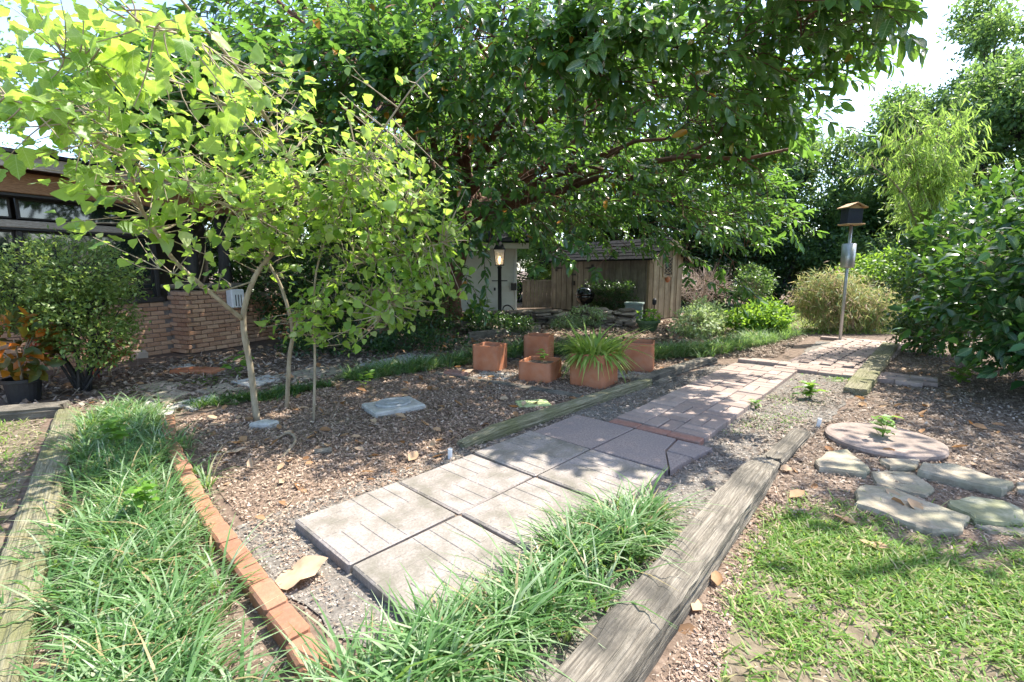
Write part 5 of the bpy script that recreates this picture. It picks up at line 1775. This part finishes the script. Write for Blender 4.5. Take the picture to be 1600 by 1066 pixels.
shrub("silver_groundcover", "pale silvery plant spilling over the stone wall", "plant", (1.75, 11.35, 0), [((1.75, 11.35, .28), (.45, .3, .24)), ((1.3, 11.2, .14), (.4, .3, .14))], 2200, L_SMALL, .06, 'varieg', stems=4, stem_r=.006, clump=.1, per=20)
shrub("small_leafy_plant", "leafy green plant left of the lamp post", "plant", (-.75, 10.9, 0), [((-.75, 10.9, .35), (.28, .25, .28))], 260, L_OVAL, .2, 'bright', stems=4, stem_r=.008, per=14, clump=.14)
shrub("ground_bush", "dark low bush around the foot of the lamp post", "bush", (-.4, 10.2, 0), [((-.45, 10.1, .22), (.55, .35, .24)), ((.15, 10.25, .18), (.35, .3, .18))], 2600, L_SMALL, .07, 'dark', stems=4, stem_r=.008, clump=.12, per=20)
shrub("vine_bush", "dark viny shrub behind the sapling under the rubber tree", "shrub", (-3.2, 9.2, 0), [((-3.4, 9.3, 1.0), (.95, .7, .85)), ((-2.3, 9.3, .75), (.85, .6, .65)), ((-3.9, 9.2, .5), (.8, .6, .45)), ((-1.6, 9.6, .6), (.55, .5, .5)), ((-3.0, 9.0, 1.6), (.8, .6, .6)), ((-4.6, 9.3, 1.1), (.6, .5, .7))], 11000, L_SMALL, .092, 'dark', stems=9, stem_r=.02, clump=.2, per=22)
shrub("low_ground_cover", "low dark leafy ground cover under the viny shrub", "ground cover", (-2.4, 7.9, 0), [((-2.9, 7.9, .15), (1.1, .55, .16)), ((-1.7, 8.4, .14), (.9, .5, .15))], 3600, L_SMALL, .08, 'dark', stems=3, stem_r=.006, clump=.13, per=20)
# dry twiggy bush
b_ = np.array((5.6, 14.2, 0))
db = root("dry_bush", "leafless tan twiggy bush beside the shed gable", "bush", b_)
for i in range(14):
    a = U(0, 6.28); e = b_ + np.array((math.cos(a) * U(.3, .9), math.sin(a) * .5, U(.7, 1.35)))
    part(db, "stem", *tube(bez(b_, b_ * .6 + e * .4 + (0, 0, .3), e, 6), np.linspace(.02, .007, 6), 5), M['twig_dry'])
n = 700
P0, _d = ell(n, b_ + (0, 0, .85), (.75, .5, .45), .2)
V, F = twigs(P0, P0 + norm(_d + rng.normal(0, .5, (n, 3)) + (0, 0, .5)) * U(.15, .4, n)[:, None], rng.normal(0, .04, (n, 3)), .006, .002)
part(db, "twigs", V, F, M['twig_dry'], kind="stuff")
shrub("round_back_shrub", "rounded green shrub in front of the dark back hedge", "shrub", (7.6, 15.2, 0), [((7.6, 15.2, .9), (.6, .5, .65))], 2600, L_SMALL, .09, 'tree', stems=4, clump=.16, per=20)
q = G(1272, 488)
tag(link("fallen_urn", mesh("fallen_urn", *lathe([(.1, 0), (.22, .12), (.25, .3), (.18, .45), (.22, .5)], (0, 0, 0), 18), M['terra'], True), None, q + (.1, 0, .2), (1.3, .2, .5)), "orange clay urn lying beside the feathery shrub", "urn")

# feathery yellow-green tree
ft = np.array((7.3, 8.6, 0))
fy = root("feathery_tree", "slim tree with drooping yellow green narrow leaves above the feeder", "tree", ft)
tops = []
for k, (px, py, Y) in enumerate(((1470, 175, 8.3), (1440, 210, 8.1), (1500, 220, 8.4), (1415, 235, 8.2), (1470, 290, 8.2), (1365, 262, 8.0), (1400, 225, 8.2), (1520, 270, 8.2), (1480, 250, 8.2))):
    e = A(px, py, Y)
    p_ = bez(ft + (0, 0, .1 * k), ft + (0, 0, 2.6) + rng.normal(0, .2, 3), e, 12)
    part(fy, "stem", *tube(p_, np.linspace(.03, .006, 12), 6), M['twig'], True)
    tops.append(p_[5:])
tops = np.concatenate(tops)
n = 300
st_ = tops[rng.integers(0, len(tops), n)]
e = st_ + norm(rng.normal(0, .6, (n, 3)) + np.array((-.2, -.2, .35))) * U(.25, .7, n)[:, None]
V, F = twigs(st_, e, np.array((0, 0, .1)), .005, .002)
part(fy, "twigs", V, F, M['twig'], kind="stuff")
per = 14
s_ = np.tile(np.linspace(.15, 1, per), n)[:, None]
i_ = np.repeat(np.arange(n), per)
P = st_[i_] * (1 - s_) + e[i_] * s_ + np.array((0, 0, .05))
D = norm((e - st_)[i_] * .6 + rng.normal(0, .3, P.shape) + np.array((0, 0, -.75)))
part(fy, "foliage", *scatter([leaf_proto((0, .4, 1), (0, .07, 0), .3, .2)], P, D, rng.normal(0, .6, P.shape) + (0, 0, .6), U(.12, .21, len(P))), M['feather'], True)

# ------------------------------------------------------------------ background trees and hedges
def bgtree(name, label, base, h, r, n, mat, size=.12, trunk=.14, low=.25, group="background trees", nb=15):
    base = np.array(base, float)
    blobs = []
    for i in range(nb):
        a = i * 2.4 + U(-.3, .3)
        f = i / (nb - 1)
        z = h * (low + (1 - low) * (.12 + .78 * f))
        rr = r * (1 - .6 * f) * U(.45, .95)
        s = r * U(.26, .5) * (1 - .3 * f)
        blobs.append(((base[0] + math.cos(a) * rr, base[1] + math.sin(a) * rr, z), (s, s, s * .8)))
    return shrub(name, label, "tree", base, blobs, n, L_LEAFLET, size, mat, stems=6, stem_r=trunk, smat='bark_dark', clump=.38, per=34, group=group, shell=.35, zmin=.2)


bgtree("tall_tree", "leafy tree rising between feeder and the tallest tree", (13.9, 17.5, 0), 7.8, 2.5, 42000, 'tree', .16, .07, .1)
bgtree("tall_tree", "tallest feathery-topped tree against the sky in the upper corner", (17.2, 17.8, 0), 11.3, 3.3, 42000, 'tree', .17, .07, .1)
bgtree("tall_tree", "mid-height tree seen just past the crown of the rubber tree", (11.0, 18, 0), 6.4, 2.4, 32000, 'tree', .15, .06, .08)
bgtree("tall_tree", "broad tree rising above the camellia hedge", (12.6, 12.5, 0), 6.6, 2.4, 36000, 'tree', .14, .06, .08)
bgtree("tall_tree", "dark tree behind the dry bush under the rubber tree", (7.5, 19.5, 0), 9.5, 3.2, 28000, 'dark', .2, .18, .1)
bgtree("tall_tree", "sunlit tree behind the shed roof", (3.5, 22, 0), 12, 3.8, 28000, 'fartree', .25, .18, .08)
bgtree("tall_tree", "sunlit tree beyond the gap beside the outbuilding", (-.5, 25, 0), 13, 4.2, 28000, 'fartree', .27, .18, .05)
bgtree("tall_tree", "sunlit tree behind the white outbuilding", (-6, 21, 0), 12.5, 4.2, 28000, 'fartree', .25, .2, .05)
bgtree("tall_tree", "tree rising behind the porch roof", (-10.5, 16, 0), 8.5, 3.2, 20000, 'tree', .16, .2, .1)
bgtree("tall_tree", "tree above the house roof at the upper left corner", (-14, 12, 0), 9, 3.0, 18000, 'tree', .15, .2, .1)
bgtree("tall_tree", "hazy tree far behind the feathery slim tree", (21, 27, 0), 8.5, 4.0, 14000, 'fartree', .22, .2, .05)
bgtree("tall_tree", "distant green tree past the far lawn", (13, 28, 0), 9, 4.0, 12000, 'fartree', .22, .2, .02)


bgt = shrub("shade_tree", "leafy tree added mostly out of view past the camellia hedge to shade flagstones and near lawn", "tree", (8.6, 3.9, 0),  # tree mostly out of view, added to cast dappled shade on lawn and flagstones
      [((6.3, 4.3, 4.7), (1.5, 1.3, .6)), ((5.0, 3.6, 4.6), (1.2, 1.1, .5)), ((7.8, 4.0, 5.2), (1.6, 1.5, .9)), ((6.6, 2.6, 4.9), (1.4, 1.0, .6)), ((7.2, 5.6, 4.9), (1.2, .8, .6))],
      3400, L_OVAL, .15, 'tree', stems=7, stem_r=.09, smat='bark_dark', clump=.45, per=26, shell=.2)


def hedge(label, p0, p1, h, w, n, mat='dark', size=.13):
    p0, p1 = np.array(p0, float), np.array(p1, float)
    L = np.linalg.norm(p1 - p0)
    k = max(2, int(L / 1.2))
    blobs = []
    for i in range(k):
        c = p0 + (p1 - p0) * (i + .5) / k
        blobs.append(((c[0], c[1] + U(-.2, .2), h * .35), (L / k * .75, w, h * .38)))
        blobs.append(((c[0] + U(-.3, .3), c[1] + U(-.2, .2), h * U(.68, .8)), (L / k * .7, w * .9, h * .3)))
    shrub("back_hedge", label, "hedge", (*((p0 + p1) / 2), 0), blobs, int(n * 1.2), L_LEAFLET, size * 1.1, mat, stems=8, stem_r=.05, smat='bark_dark', clump=.3, per=24, group="hedges closing the garden")


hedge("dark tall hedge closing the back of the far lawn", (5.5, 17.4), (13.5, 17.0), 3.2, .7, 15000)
hedge("hedge behind the lime shrub and camellia", (10.5, 13.8), (14.0, 10.0), 2.8, .8, 9000, 'tree', .11)
hedge("light green hedge beyond the board fence", (-3, 20), (3.5, 20.5), 2.6, .8, 8000, 'fartree')
hedge("dark shrubs filling the space behind the house porch", (-8.8, 13.0), (-3.6, 12.4), 3.0, .8, 11000)
hedge("distant hedge line behind everything", (-16, 30), (26, 30), 4.0, 1.2, 9000, 'fartree', .3)
